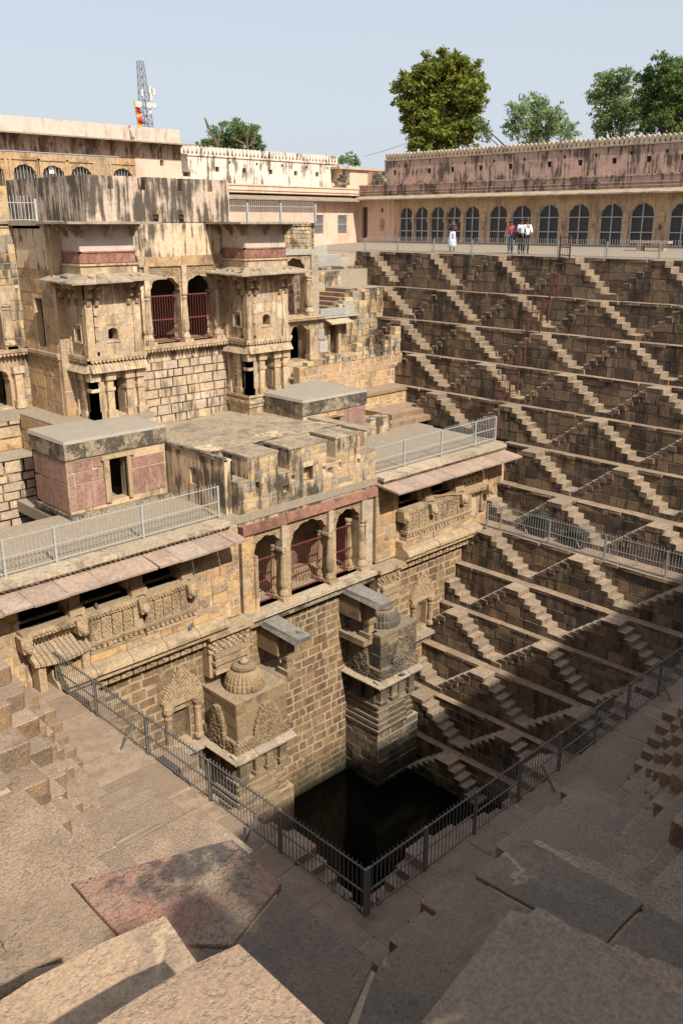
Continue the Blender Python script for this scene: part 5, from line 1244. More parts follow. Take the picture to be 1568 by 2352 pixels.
def upper_wall(t, fr_, rot, u0, u1, z0, z1, holes, mat, th=.6, msp=.29, mh=1.0, mmat=None, zc=None):
    mb = MB()
    zs = sorted(set([z0, z1] + [h[2] for h in holes] + [h[3] for h in holes]))
    rows = {}
    for h in holes: rows.setdefault((h[2], h[3]), []).append(h)
    bands = sorted(rows); z = z0
    for b in bands:
        wall_open(mb, fr_, u0, u1, z, b[0], [], th); wall_open(mb, fr_, u0, u1, b[0], b[1], [opening(h[0], h[1], b[0], b[1] - .001) for h in rows[b]], .3); z = b[1]
    wall_open(mb, fr_, u0, u1, z, z1, [], th)
    a = fr_(u0, z0, -.35); b = fr_(u1, z1, -th)
    mb.box(min(a[0], b[0]), max(a[0], b[0]), min(a[1], b[1]), max(a[1], b[1]), z0, z1 - .01)
    mb.build('wall_face', mat, t)
    mb = MB(); p = [fr_(u0, z1 - .0, -th), fr_(u1, z1, -th), fr_(u1, z1, .08), fr_(u0, z1, .08)]
    mb.hexa(p + [(q_[0], q_[1], q_[2] + .07) for q_ in p]); mb.build('coping', mat if mmat is None else mmat, t)
    n = int((u1 - u0) / msp); me = merlon_mesh(mmat or mat)
    for i in range(n):
        u = u0 + (i + .5) * (u1 - u0) / n
        place('merlon', me, t, fr_(u, z1 + .07, -.12), (1.05, 1, mh), rot)
# right: long pink wall with the orange arcade below (plane x = 45.5)
t = thing('arcade_building', 'long orange arcade with barred arched windows under a dark-streaked pink wall', 'building', (45.5, 30, .3)); XR = 45.5; arc = t
fW = frW(XR)
AY = [(40.99, 39.77), (39.21, 37.94), (37.44, 36.15), (35.67, 34.25), None, (33.15, 31.75)]
ac = [40.38, 38.98, 37.6, 36.22, 34.95]
ac = [40.38, 39.22 - .64, 36.8, 34.96] if False else [40.38, 38.58, 36.79, 34.96]
ac = [40.38, 39.05, 37.72, 36.38, 34.98, 33.0, 31.35, 29.5, 27.55, 25.55, 23.75, 21.55, 19.6, 17.6, 15.6, 13.6, 11.6, 9.6]
ca_cols = [(463, 405), (570, 405), (682, 405), (800, 405)]
def yx(px):   # photo column -> Y on the arcade plane
    k = (px - 784) / 2010; d = math.cos(PITCH)
    return None
W_ = 1.16
ops = []
for c in ac:
    w_ = W_ if c > 34 else 1.36
    ops.append(arch(c, w_, .36, 1.88, 2.63, 4.5))
mb = MB(); wall_open(mb, fW, 3, 41.4, .3, 3.25, ops, .35); mb.build('arcade_wall', M_arcade, t)
mb = MB(); wall_open(mb, frW(XR - .02), 41.4, 44.75, .3, 3.25, [opening(43.9, 44.5, .6, 2.6)], .3); mb.build('pink_bay', M_pinklight, t)
mb = MB(); mb.prism([(42.3, 1.05), (42.75, 1.05), (42.75, 1.65), (42.52, 1.95), (42.3, 1.65)], frW(XR - .02), -.02, .02); mb.build('blind_niche', M_pinkwall, t)
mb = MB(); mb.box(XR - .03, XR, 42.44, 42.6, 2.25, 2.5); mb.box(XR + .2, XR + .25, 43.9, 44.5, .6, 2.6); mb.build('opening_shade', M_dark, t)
for c, o_ in zip(ac, ops):
    w_ = o_['u1'] - o_['u0']
    mb = MB(); mb.box(XR + .12, XR + .16, c - w_ / 2, c + w_ / 2, .36, 2.7); wn = mb.build('window', M_mesh, t)
    mb = MB(); x0, x1 = XR + .03, XR + .09
    for u in (c - w_ / 2 + .03, c, c + w_ / 2 - .03): mb.box(x0, x1, u - .03, u + .03, .36, 2.55 if u == c else 1.95)
    for z in (.4, 1.08, 1.86): mb.box(x0 + .005, x1 - .005, c - w_ / 2, c + w_ / 2, z - .028, z + .028)
    # arched head of the frame
    cv = o_['curve']
    for i in range(0, len(cv) - 1, 2):
        a, b = cv[i], cv[min(i + 2, len(cv) - 1)]
        mb.tube((XR + .06, a[0] * .985 + c * .015, a[1] - .02), (XR + .06, b[0] * .985 + c * .015, b[1] - .02), .03, .03, 4)
    mb.build('frame', M_frame, wn)
edges = sorted([o_['u0'] for o_ in ops] + [o_['u1'] for o_ in ops])
for a, b in zip(edges[1::2], edges[2::2]):
    mb = MB(); m_ = (a + b) / 2; h_ = min((b - a) / 2 - .02, .14)
    mb.box(XR - .10, XR + .05, m_ - h_, m_ + h_, .3, 1.75); mb.box(XR - .15, XR + .05, m_ - h_ - .04, m_ + h_ + .04, .3, .55); mb.box(XR - .16, XR + .05, m_ - h_ - .05, m_ + h_ + .05, 1.62, 1.78); mb.box(XR - .12, XR + .02, m_ - h_ - .02, m_ + h_ + .02, 1.78, 2.1); mb.build('pilaster', M_arcade, t)
    if b - a > .55:
        mb = MB(); mb.prism([(m_ - .1, 1.2), (m_ + .1, 1.2), (m_ + .1, 1.4), (m_, 1.52), (m_ - .1, 1.4)], frW(XR - .10), -.02, .02); mb.build('small_niche', M_pinkwall, t)
mb = MB(); mb.box(XR - .25, XR + .1, 3, 41.3, .18, .36); mb.build('plinth', M_red, t)
mb = MB(); mb.hexa([(XR - .75, 3, 3.02), (XR + .1, 3, 3.2), (XR + .1, 44.7, 3.2), (XR - .75, 44.7, 3.02), (XR - .75, 3, 3.09), (XR + .1, 3, 3.32), (XR + .1, 44.7, 3.32), (XR - .75, 44.7, 3.09)]); mb.build('eave', M_cap, t)
mb = MB(); mb.box(XR, XR + 5, 3, 44.7, 3.25, 3.98); mb.box(XR - .05, XR + .02, 3, 44.7, 3.42, 3.47); mb.box(XR - .07, XR + .02, 3, 44.7, 3.58, 3.63); mb.box(XR - .06, XR + .3, 3, 44.7, 3.92, 4.0); mb.build('parapet_band', M_pinkwall, t)
holes = []
yh = [42.3, 39.3, 37.4, 35.2, 33.0, 30.3, 28.3, 26.2, 24.2, 22.3, 20.2, 18, 15.8, 13.6]
for i, y in enumerate(yh):
    holes.append((y - .14, y + .14, 4.62, 4.92)); holes.append((y - 1.05, y - .92, 5.02, 5.2))
upper_wall(t, frW(XR + .9), ROT['W'], 3, 43.2, 3.95, 5.5, holes, M_pinkwall, mmat=M_cap)
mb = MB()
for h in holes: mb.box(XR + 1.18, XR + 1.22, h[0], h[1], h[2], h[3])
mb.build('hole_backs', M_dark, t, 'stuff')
# corner link and little stairs
t = thing('corner_bastion', 'pink corner with small stairs between the white wall and the pink wall', 'building', (44.6, 44.7, 4))
mb = MB(); mb.box(44, 48, 44.9, 46, 3.2, 5.0); mb.box(46.5, 47, 43.2, 45, 3.2, 4.9); mb.build('wall_core', M_pinklight, t)
mb = MB(); mb.box(43.6, 48, 44.7, 46, 5.0, 5.15); mb.build('coping', M_cap, t)
for i in range(4):
    mb = MB(); mb.box(43.3 + i * .24, 44.4, 44.55, 44.9, 4.0 + i * .22, 4.2 + i * .22); mb.build('step', M_crust, t)
    mb = MB(); mb.box(46.0, 46.5, 43.0 - .3 + (3 - i) * .0 + i * .24, 44.0, 4.0 + i * .22, 4.2 + i * .22); mb.build('step', M_crust, t)
# left: white wall (plane y = 44.71)
t = thing('white_wall_building', 'whitewashed black-streaked wall with a row of merlons and barred windows below', 'building', (38, 44.7, 0)); YW = 44.71
mb = MB(); wall_open(mb, frS(YW), 30, 45.5, -.1, 3.3, [opening(41.25, 42.1, .9, 2.08), opening(43.43, 44.3, .9, 2.08)], .3); mb.build('salmon_wall', M_pinklight, t)
for a, b in ((41.25, 42.1), (43.43, 44.3)):
    mb = MB(); mb.box(a, b, YW + .26, YW + .3, .9, 2.1); wn = mb.build('window', M_mesh, t)
    mb = MB()
    for i in range(9): mb.box(a + (b - a) * (i + .5) / 9 - .015, a + (b - a) * (i + .5) / 9 + .015, YW + .02, YW + .05, .9, 2.08)
    mb.box(a, b, YW + .01, YW + .06, 1.46, 1.52); mb.build('bars', M_iron, wn)
mb = MB(); mb.hexa([(30, YW - .75, 2.92), (44.8, YW - .75, 2.92), (44.8, YW + .1, 3.1), (30, YW + .1, 3.1), (30, YW - .75, 2.99), (44.8, YW - .75, 2.99), (44.8, YW + .1, 3.22), (30, YW + .1, 3.22)]); mb.build('eave', M_eavegrey, t)
mb = MB(); mb.box(30, 45.5, YW, YW + 4, 3.15, 3.8); mb.box(30, 45.5, YW - .05, YW + .02, 3.34, 3.39); mb.box(30, 45.5, YW - .07, YW + .02, 3.48, 3.53); mb.box(30, 45.5, YW - .06, YW + .3, 3.74, 3.82); mb.build('parapet_band', M_pinklight, t)
holes = []
for x in (34.2, 36.3, 38.4, 40.5, 42.4): holes.append((x - .14, x + .14, 4.5, 4.78)); holes.append((x + .9, x + 1.03, 4.98, 5.14))
holes.append((31.7, 32.2, 4.15, 4.4))
upper_wall(t, frS(YW + .9), 0, 31.0, 44.4, 3.78, 5.32, holes, M_white, mmat=M_white, mh=1.15)
# far left upper building with cusped arches, brackets and blank parapet
t = thing('upper_palace_building', 'upper building with ochre cusped arches, bracketed eave and cream parapet at far left', 'building', (25, 45, 1.55)); YU = 45.0
A = [arch(21.7, 1.22, 3.3, 3.85, 4.4, 5.5), arch(23.26, 1.22, 3.3, 3.88, 4.4, 5.5), arch(24.85, 1.2, 3.3, 3.9, 4.42, 5.5), arch(27.33, 1.2, 3.3, 3.92, 4.42, 5.5), arch(20.0, 1.22, 3.3, 3.85, 4.4, 5.5)]
mb = MB(); wall_open(mb, frS(YU), 12, 28.15, 1.5, 4.95, A, .3); mb.build('ochre_wall', M_ochre, t)
mb = MB(); wall_open(mb, frS(YU - .02), 28.15, 31.2, 1.5, 4.6, [], .3); wall_open(mb, frS(YU - .02), 28.15, 31.2, 4.6, 4.98, [opening(29.75, 30.0, 4.62, 4.93)], .3); mb.build('salmon_wall', M_pinklight, t)
mb = MB(); wall_open(mb, frS(YU - .02), 12, 31.2, 4.98, 5.8, [], .3); mb.build('pink_frieze', M_pinkwall, t)
for a in A:
    c = (a['u0'] + a['u1']) / 2
    mb = MB(); mb.box(c - .62, c + .62, YU + .25, YU + .3, 3.2, 4.5); wn = mb.build('window', M_mesh, t)
    mb = MB()
    for i in range(7): mb.box(c - .54 + i * .18 - .012, c - .54 + i * .18 + .012, YU + .1, YU + .13, 3.3, 4.4)
    mb.build('bars', M_iron, wn)
    for s in (-1, 1):
        mb = MB(); mb.box(c + s * .74 - .06, c + s * .74 + .06, YU - .05, YU + .02, 3.2, 4.58); mb.build('pilaster', M_ochre, t)
    mb = MB(); mb.box(c - .85, c + .85, YU - .06, YU + .02, 4.58, 4.66); mb.build('moulding', M_ochre, t)
mb = MB(); mb.box(23.15, 23.4, YU + .2, YU + .24, 3.98, 4.32); em = bpy.data.materials.new('bright_far_window'); em.use_nodes = True
em.node_tree.nodes['Principled BSDF'].inputs['Base Color'].default_value = (.8, .82, .9, 1); mb.build('pale_pane', em, t)
mb = MB(); mb.hexa([(12, YU - .85, 5.72), (31.9, YU - .85, 5.72), (31.9, YU + .1, 5.8), (12, YU + .1, 5.8), (12, YU - .85, 5.79), (31.9, YU - .85, 5.79), (31.9, YU + .1, 5.87), (12, YU + .1, 5.87)]); mb.build('eave', M_eavegrey, t)
for x in (18.6, 20.0, 21.4, 22.95, 24.5, 25.85, 26.75, 28.05, 29.35, 30.75):
    mb = MB(); mb.prism([(0, 0), (.72, 0), (.72, -.1), (.55, -.16), (.5, -.3), (.3, -.36), (.24, -.52), (.1, -.56), (.06, -.72), (0, -.72)], (lambda u, v, d, x=x: (x + d, YU - .02 - u, 5.74 + v)), -.09, .09); mb.build('eave_bracket', M_carve2, t)
mb = MB(); mb.box(12, 31.2, YU, YU + .4, 5.8, 6.58); mb.box(30.8, 31.19, YU + .41, YU + 6, 1.5, 6.57); mb.box(12, 30.79, YU + .41, YU + 6, 5.6, 5.9); mb.build('cream_parapet', M_parapetlt if 'M_parapetlt' in globals() else M_plast, t)
# building on the near side whose shade falls across the well (behind and right of the camera)
t = thing('shading_arcade', 'arcade building behind the camera whose shade falls into the pit', 'building', (20, -6, 0))
mb = MB(); mb.box(-.22, 56, -9, -6, -.3, 6.6); mb.box(-30, -.22, -9, -6.3, -.3, 3.4); mb.build('wall_core', M_pinkwall, t)
me = merlon_mesh(M_cap)
for i in range(150): place('merlon', me, t, (-.05 + i * .36, -6.1, 6.6), (1.3, 1, 1.0), 0)

# ------------------------------------------------------------------ railings
random.seed(71)
railing('pit_railing', 'dark spiked railing running left from the bottom corner towards the palace', (9.72, 9.28, -11.03), (9.72, 21.6, -11.03), 1.05, M_irondk, [.0, .2, .4, .61, .81, .99], .115, 'railings round the pit', .0095, .032, braces=[(.26, -.4, .0), (.66, -.4, 0)], matp=M_irondk)
railing('pit_railing', 'dark spiked railing running right from the bottom corner across the shaded stairs', (9.80, 9.28, -11.03), (29.2, 9.28, -11.03), 1.05, M_irondk, [.0, .085, .17, .255, .34, .425, .51, .6, .7, .8, .9, 1], .115, 'railings round the pit', .0095, .032, braces=[(.30, 0, -.4), (.60, 0, -.4)], matp=M_irondk)
railing('pit_railing', 'galvanised spiked railing on the broad far ledge below the zigzag stairs', (29.72, 21.3, -11.03), (29.72, 9.3, -11.03), 1.05, M_iron, [0, .06, .26, .47, .68, .9, 1], .12, 'railings round the pit', .008, .03, braces=[(.15, .45, 0), (.36, .45, 0), (.57, .45, 0)])
railing('terrace_railing', 'pale spiked railing on the palace terrace above the left gallery eave', (6.5, 22.3, -7.66), (16.2, 22.3, -7.64), 1.03, M_ironlt, [.0, .12, .255, .41, .705, 1], .118, 'railings on the palace terrace', .009, .032)
railing('terrace_railing', 'pale spiked railing on the palace terrace above the right gallery eave', (23.5, 22.3, -7.64), (31.35, 22.3, -7.58), 1.03, M_ironlt, [.0, .23, .525, .815, 1], .115, 'railings on the palace terrace', .009, .032)
railing('top_railing', 'low spiked railing along the edge of the far top terrace', (38.15, 37.0, 0), (38.15, 6, 0), .72, M_iron, [i / 12 for i in range(13)], .125, None, .009, .03, True, (.1, .82), .1)
railing('roof_railing', 'short pale railing on the palace roof at far left beside the parapet', (12.0, 31.4, 1.6), (15.4, 31.4, 1.6), .74, M_ironlt, [.0, .42, 1], .13, 'railings on the palace roof', .012, .045, True, (.06, .84), .1)
railing('roof_railing', 'pale railing on the palace roof right of the streaked parapet', (25.0, 33.4, 1.6), (30.9, 33.4, 1.6), .82, M_ironlt, [.0, .28, .62, 1], .12, 'railings on the palace roof', .012, .045, True, (.06, .84), .1)
# red handrail fence stepping down the far stairs
def red_fence(x, y0, y1, z0, z1, lab):
    t = thing('red_stair_fence', lab, 'fence', (x, y0, z0), 'red fences down the far stairs')
    for y, z in ((y0, z0), (y1, z1)):
        mb = MB(); mb.box(x - .03, x + .03, y - .03, y + .03, z, z + 1.05); mb.build('post', M_redfence, t)
    for h in (.15, .5, .95):
        mb = MB(); mb.tube((x, y0, z0 + h), (x, y1, z1 + h), .025, .025, 5); mb.build('rail', M_redfence, t)
    n = max(3, int(abs(y1 - y0) / .12))
    for i in range(1, n):
        f = i / n; mb = MB(); mb.tube((x, y0 + (y1 - y0) * f, z0 + (z1 - z0) * f), (x, y0 + (y1 - y0) * f, z0 + (z1 - z0) * f + 1.1), .011, .011, 4); mb.build('bar', M_redfence, t)
def on_x(px, py, x):    # photo pixel (1568 wide) onto the plane X = x, used only to read positions off the photograph
    d = _FW * 2010 + _RT * (px - 784) - _UP * (py - 1176); s = (x - EYE.x) / d.x; p = EYE + d * s
    return p.y, p.z
for (a, b, x, lab) in (((1307, 594), (1284, 592), 37.2, 'red fence piece at the top terrace edge'), ((1279, 628 + 54), (1262, 682), 36.3, 'red fence piece between the top terrace and the first ledge'), ((1257, 742), (1243, 738), 35.5, 'short red fence piece above the second ledge'), ((1238, 764), (1208, 766), 35.2, 'broad red fence piece standing on the second ledge'), ((1203, 838), (1189, 840), 34.2, 'red fence piece between the second and third ledges'), ((1187, 905), (1170, 905), 33.6, 'red fence piece above the fourth ledge'), ((1168, 920), (1139, 920), 33.3, 'broad red fence piece on the fourth ledge'), ((1140, 1003), (1101, 1000), 31.9, 'red fence piece at the end of the palace terrace railing')):
    y0, z0 = on_x(*a, x); y1, z1 = on_x(*b, x)
    red_fence(x, y0, y1, z0, z1, lab)
# black stone blocks on the broad ledge
M_soot = plain('sooty_stone', (.022, .02, .018), .8, bumpy=.5)
for (x, y, s, lab) in ((30.5, 19.1, 1.0, 'taller blackened broken pillar stump behind the far ledge railing'), (30.4, 17.3, .72, 'smaller rounded blackened stump behind the far ledge railing')):
    t = thing('stone_stump', lab, 'stone', (x, y, -11.03))
    mb = MB(); mb.mesh(FULL[2], (x, y, -11.03 + .42 * s), (.6, .8, .84 * s)); mb.build('stump_body', M_soot, t)
    mb = MB(); mb.lathe((x, y, -11.03 + .8 * s), [(.34, 0), (.36, .1 * s), (.25, .2 * s), (.1, .3 * s)], 9); mb.build('stump_top', M_soot, t)
# stone bench
t = thing('stone_bench', 'pale stone bench on the far terrace in front of the arcade', 'bench', (43.2, 22, .2))
mb = MB(); mb.box(42.9, 43.4, 20.9, 22.9, .58, .70); mb.build('seat', M_cap, t)
for y in (21.25, 22.45):
    mb = MB(); mb.box(42.95, 43.35, y - .12, y + .12, .2, .585); mb.build('leg', M_cap, t)

# ------------------------------------------------------------------ people
def skin_body(name, parent, mat, verts, edges, radii, root=0, sub=1):
    me = bpy.data.meshes.new(name); me.from_pydata(verts, edges, []); me.materials.append(mat)
    o = link(name, me, parent)
    sk = o.modifiers.new('skin', 'SKIN'); sk.use_smooth_shade = True
    layer = me.skin_vertices[0] if me.skin_vertices else None
    if layer is None:
        bpy.context.view_layer.update(); layer = me.skin_vertices[0]
    for i, r_ in enumerate(radii):
        layer.data[i].radius = (r_, r_) if not isinstance(r_, tuple) else r_
    layer.data[root].use_root = True
    sb_ = o.modifiers.new('sub', 'SUBSURF'); sb_.levels = sub; sb_.render_levels = sub
    return o
SKIN = plain('brown_skin', (.22, .11, .065), .6); HAIR = plain('black_hair', (.012, .010, .010), .5)
def person(label, loc, H, face_rot, top, legs, pose, skirt=None, long_hair=False, striped=None, group='visitors on the far terrace'):
    x, y, z = loc; t = thing('person', label, 'person', loc, None)
    s = H / 1.7; c, si = math.cos(face_rot), math.sin(face_rot)
    def P(a, b, h): return (x + (a * c - b * si) * s, y + (a * si + b * c) * s, z + h * s)   # a: right, b: forward
    lean = pose.get('lean', 0)
    def T(a, b, h): return P(a, b + lean * max(0, h - .9), h - abs(lean) * .12 * max(0, h - .9))
    st = pose.get('step', .0)
    # one continuous body: pelvis root, spine, neck, head, arms with hands, legs with feet
    la, ra = pose['larm'], pose['rarm']
    V = [T(0, 0, .92), T(0, 0, 1.12), T(0, 0, 1.34), T(0, .01, 1.46), T(0, .03, 1.53), T(0, .04, 1.66),
         T(-.17, 0, 1.40), T(*la[0]), T(*la[1]), T(*la[2]), T(.17, 0, 1.40), T(*ra[0]), T(*ra[1]), T(*ra[2]),
         P(-.09, 0, .88), P(-.10, .02 + st, .48), P(-.10, -.02 + st * 1.6, .09), P(-.11, .12 + st * 1.6, .04),
         P(.09, 0, .88), P(.10, .02 - st, .48), P(.10, -.02 - st * 1.2, .09), P(.11, .12 - st * 1.2, .04)]
    E_ = [(0, 1), (1, 2), (2, 3), (3, 4), (4, 5), (2, 6), (6, 7), (7, 8), (8, 9), (2, 10), (10, 11), (11, 12), (12, 13), (0, 14), (14, 15), (15, 16), (16, 17), (0, 18), (18, 19), (19, 20), (20, 21)]
    rr = [.125, .115, .14, .055, .085, .085, .06, .042, .034, .035, .06, .042, .034, .035, .085, .06, .04, .035, .085, .06, .04, .035]
    bd = skin_body('body', t, SKIN, V, E_, [q_ * s for q_ in rr])
    # clothing
    def cloth(name, mat, idx, ed, rad_, sub=1): skin_body(name, t, mat, [V[i] for i in idx], ed, [q_ * s for q_ in rad_], 0, sub)
    k = pose.get('sleeve', .6)
    lerp = lambda a, b, f: tuple(a[i] + (b[i] - a[i]) * f for i in range(3))
    vs = [V[1], V[0], V[2], lerp(V[2], V[3], .5), V[6], V[7], lerp(V[7], V[8], k), V[10], V[11], lerp(V[11], V[12], k)]
    skin_body('shirt', t, top, vs, [(0, 1), (0, 2), (2, 3), (2, 4), (4, 5), (5, 6), (2, 7), (7, 8), (8, 9)], [q_ * s for q_ in (.14, .15, .165, .08, .078, .062, .056, .078, .062, .056)])
    if skirt:
        mb = MB(); b0 = P(0, 0, 0)
        mb.lathe((b0[0], b0[1], z), [(.27 * s, .22 * s), (.25 * s, .45 * s), (.21 * s, .72 * s), (.17 * s, .95 * s), (.13 * s, 1.08 * s)], 22, .08, 22); mb.build('skirt', skirt, t, smooth=True)
    else:
        skin_body('trousers', t, legs, [V[0], V[14], V[15], lerp(V[15], V[16], .92), V[18], V[19], lerp(V[19], V[20], .92)], [(0, 1), (1, 2), (2, 3), (0, 4), (4, 5), (5, 6)], [q_ * s for q_ in (.14, .105, .08, .065, .105, .08, .065)])
    for i, j in ((16, 17), (20, 21)): skin_body('shoe', t, pose.get('shoes', HAIR), [V[i][:2] + (z + .045,), V[j][:2] + (z + .035,)], [(0, 1)], [.052 * s, .045 * s])
    hc = Vector(T(0, .03, 1.60))
    mb = MB(); hx = T(0, .0, 1.625)
    mb.lathe((hx[0], hx[1], hx[2] - .02), [(.10 * s, 0), (.112 * s, .05 * s), (.10 * s, .10 * s), (.06 * s, .135 * s), (.01, .145 * s)], 12); mb.build('hair', HAIR, t, smooth=True)
    if long_hair:
        skin_body('long_hair', t, HAIR, [T(0, -.06, 1.62), T(0, -.09, 1.48), T(0, -.09, 1.34)], [(0, 1), (1, 2)], [.1 * s, .09 * s, .05 * s])
    # face: nose, eyes, mouth
    mb = MB(); mb.tube(T(0, .12, 1.60), T(0, .155, 1.575), .012 * s, .018 * s, 6); mb.build('nose', SKIN, bd)
    mb = MB()
    for a in (-.035, .035): mb.lathe(T(a, .115, 1.61), [(.004, -.01), (.014 * s, 0), (.004, .01)], 6)
    mb.build('sunglasses' if pose.get('glasses') else 'eyes', HAIR, bd)
    mb = MB(); mb.tube(T(-.025, .12, 1.535), T(.025, .12, 1.535), .008 * s, .008 * s, 5); mb.build('mouth', plain('lip', (.2, .06, .05), .5), bd)
    # hands with fingers
    for hidx, eidx in ((9, 8), (13, 12)):
        d = (Vector(V[hidx]) - Vector(V[eidx])).normalized(); sd = d.orthogonal().normalized()
        mb = MB()
        for q_ in range(4): mb.tube(Vector(V[hidx]) + sd * (.022 * (q_ - 1.5)) * s, Vector(V[hidx]) + (d * ru(.07, .09) + sd * .024 * (q_ - 1.5)) * s, .0095 * s, .007 * s, 5)
        mb.tube(Vector(V[hidx]) + sd * .03 * s, Vector(V[hidx]) + (d * .04 + sd * .06) * s, .011 * s, .008 * s, 5)
        mb.build('fingers', SKIN, bd)
    return t
def gz(x): return max(0, (x - 37.3) / 8.7 * .342 - .012)
CAMROT = math.atan2(-1, 1) + math.pi   # turned to face the camera side
WHITE = plain('white_cloth', (.78, .80, .86), .8); BLACK = plain('black_cloth', (.015, .015, .018), .8); PINK = plain('pink_shirt', (.50, .11, .13), .8); JEANS = plain('blue_jeans', (.075, .13, .22), .85); PALE = plain('pale_blue_shirt', (.62, .68, .78), .8); NAVY = plain('navy_trousers', (.02, .028, .05), .8)
faceW = math.radians(135)     # local forward (+b) points to the camera corner
down = ([(-.24, 0, 1.18), (-.25, .05, .95), (-.25, .08, .86)], [(.24, 0, 1.18), (.25, .05, .95), (.25, .08, .86)])
person('woman in black top, long white skirt and sunglasses holding a phone up', (39.6, 31.75, gz(39.6)), 1.68, faceW, BLACK, BLACK, dict(larm=[(-.24, .06, 1.18), (-.12, .28, 1.24), (-.02, .36, 1.32)], rarm=[(.26, .04, 1.20), (.16, .28, 1.28), (.05, .36, 1.34)], sleeve=.1, glasses=True), skirt=WHITE, long_hair=True)
mb = MB(); mb.box(39.27, 39.30, 31.46, 31.60, 1.38, 1.47); tag(mb.build('phone', HAIR), 'dark phone held up in the hands of the woman with the white skirt', 'phone')
person('man in pink shirt and jeans leaning forward on the far terrace rail', (39.4, 27.75, gz(39.4)), 1.60, math.radians(120), PINK, JEANS, dict(larm=[(-.24, .12, 1.14), (-.22, .28, .98), (-.2, .36, .92)], rarm=[(.26, .05, 1.16), (.30, .16, .94), (.3, .22, .86)], lean=.35, step=.14, sleeve=.2, shoes=WHITE))
person('man in white shirt and black trousers, left of two standing side by side', (39.3, 27.05, gz(39.3)), 1.66, math.radians(160), PALE, BLACK, dict(larm=down[0], rarm=[(.24, .04, 1.18), (.16, .2, 1.0), (.06, .24, .98)], sleeve=.8, shoes=HAIR))
person('man in striped white shirt and dark jeans, right of two standing side by side', (39.0, 26.5, gz(39.0)), 1.68, math.radians(150), WHITE, NAVY, dict(larm=[(-.24, .04, 1.18), (-.18, .2, 1.0), (-.06, .24, .98)], rarm=down[1], sleeve=.8, shoes=HAIR))
mb = MB(); mb.box(39.42, 39.56, 31.5, 31.55, .82, 1.1); tag(mb.build('handbag', WHITE), 'pale shoulder bag at the side of the woman with the white skirt', 'bag')

# ------------------------------------------------------------------ trees
def leaf_mat(name, cols):
    m = bpy.data.materials.new(name); m.use_nodes = True; t = m.node_tree; b = t.nodes['Principled BSDF']; b.inputs['Roughness'].default_value = .6; b.inputs['Specular IOR Level'].default_value = .2
    g = t.nodes.new('ShaderNodeNewGeometry'); r = t.nodes.new('ShaderNodeValToRGB'); e = r.color_ramp.elements
    while len(e) < len(cols): e.new(.5)
    for i, c in enumerate(cols): e[i].position = i / (len(cols) - 1); e[i].color = (*c, 1)
    n = t.nodes.new('ShaderNodeTexNoise'); n.inputs['Scale'].default_value = .45; n.inputs['Detail'].default_value = 3
    t.links.new(g.outputs['Position'], n.inputs['Vector'])
    a = t.nodes.new('ShaderNodeMath'); a.operation = 'MULTIPLY_ADD'; a.inputs[1].default_value = .5; t.links.new(g.outputs['Random Per Island'], a.inputs[0])
    s = t.nodes.new('ShaderNodeMapRange'); s.inputs[1].default_value = .3; s.inputs[2].default_value = .7; s.inputs[4].default_value = .5; t.links.new(n.outputs['Fac'], s.inputs[0]); t.links.new(s.outputs[0], a.inputs[2])
    t.links.new(a.outputs[0], r.inputs[0]); t.links.new(r.outputs[0], b.inputs['Base Color'])
    tr = t.nodes.new('ShaderNodeBsdfTranslucent'); t.links.new(r.outputs[0], tr.inputs[0]); mx = t.nodes.new('ShaderNodeMixShader'); mx.inputs[0].default_value = .3
    t.links.new(b.outputs[0], mx.inputs[1]); t.links.new(tr.outputs[0], mx.inputs[2]); t.links.new(mx.outputs[0], t.nodes['Material Output'].inputs[0]); return m
L_mango = leaf_mat('olive_leaves', [(.075, .11, .02), (.14, .175, .03), (.23, .25, .042), (.30, .265, .048)])
L_neem = leaf_mat('grey_green_leaves', [(.12, .18, .075), (.19, .26, .105), (.27, .34, .14)])
L_dark = leaf_mat('deep_green_leaves', [(.06, .105, .03), (.11, .17, .045), (.18, .24, .06)])
L_neem2 = leaf_mat('mid_green_leaves', [(.08, .14, .045), (.14, .21, .065), (.21, .28, .09)])
BARK = plain('bark', (.12, .085, .06), .9, bumpy=.6)
def at_pix(px, py, dist):
    d = (_FW * 2010 + _RT * (px - 784) - _UP * (py - 1176)); d = d / math.hypot(d.x, d.y); return EYE + d * dist
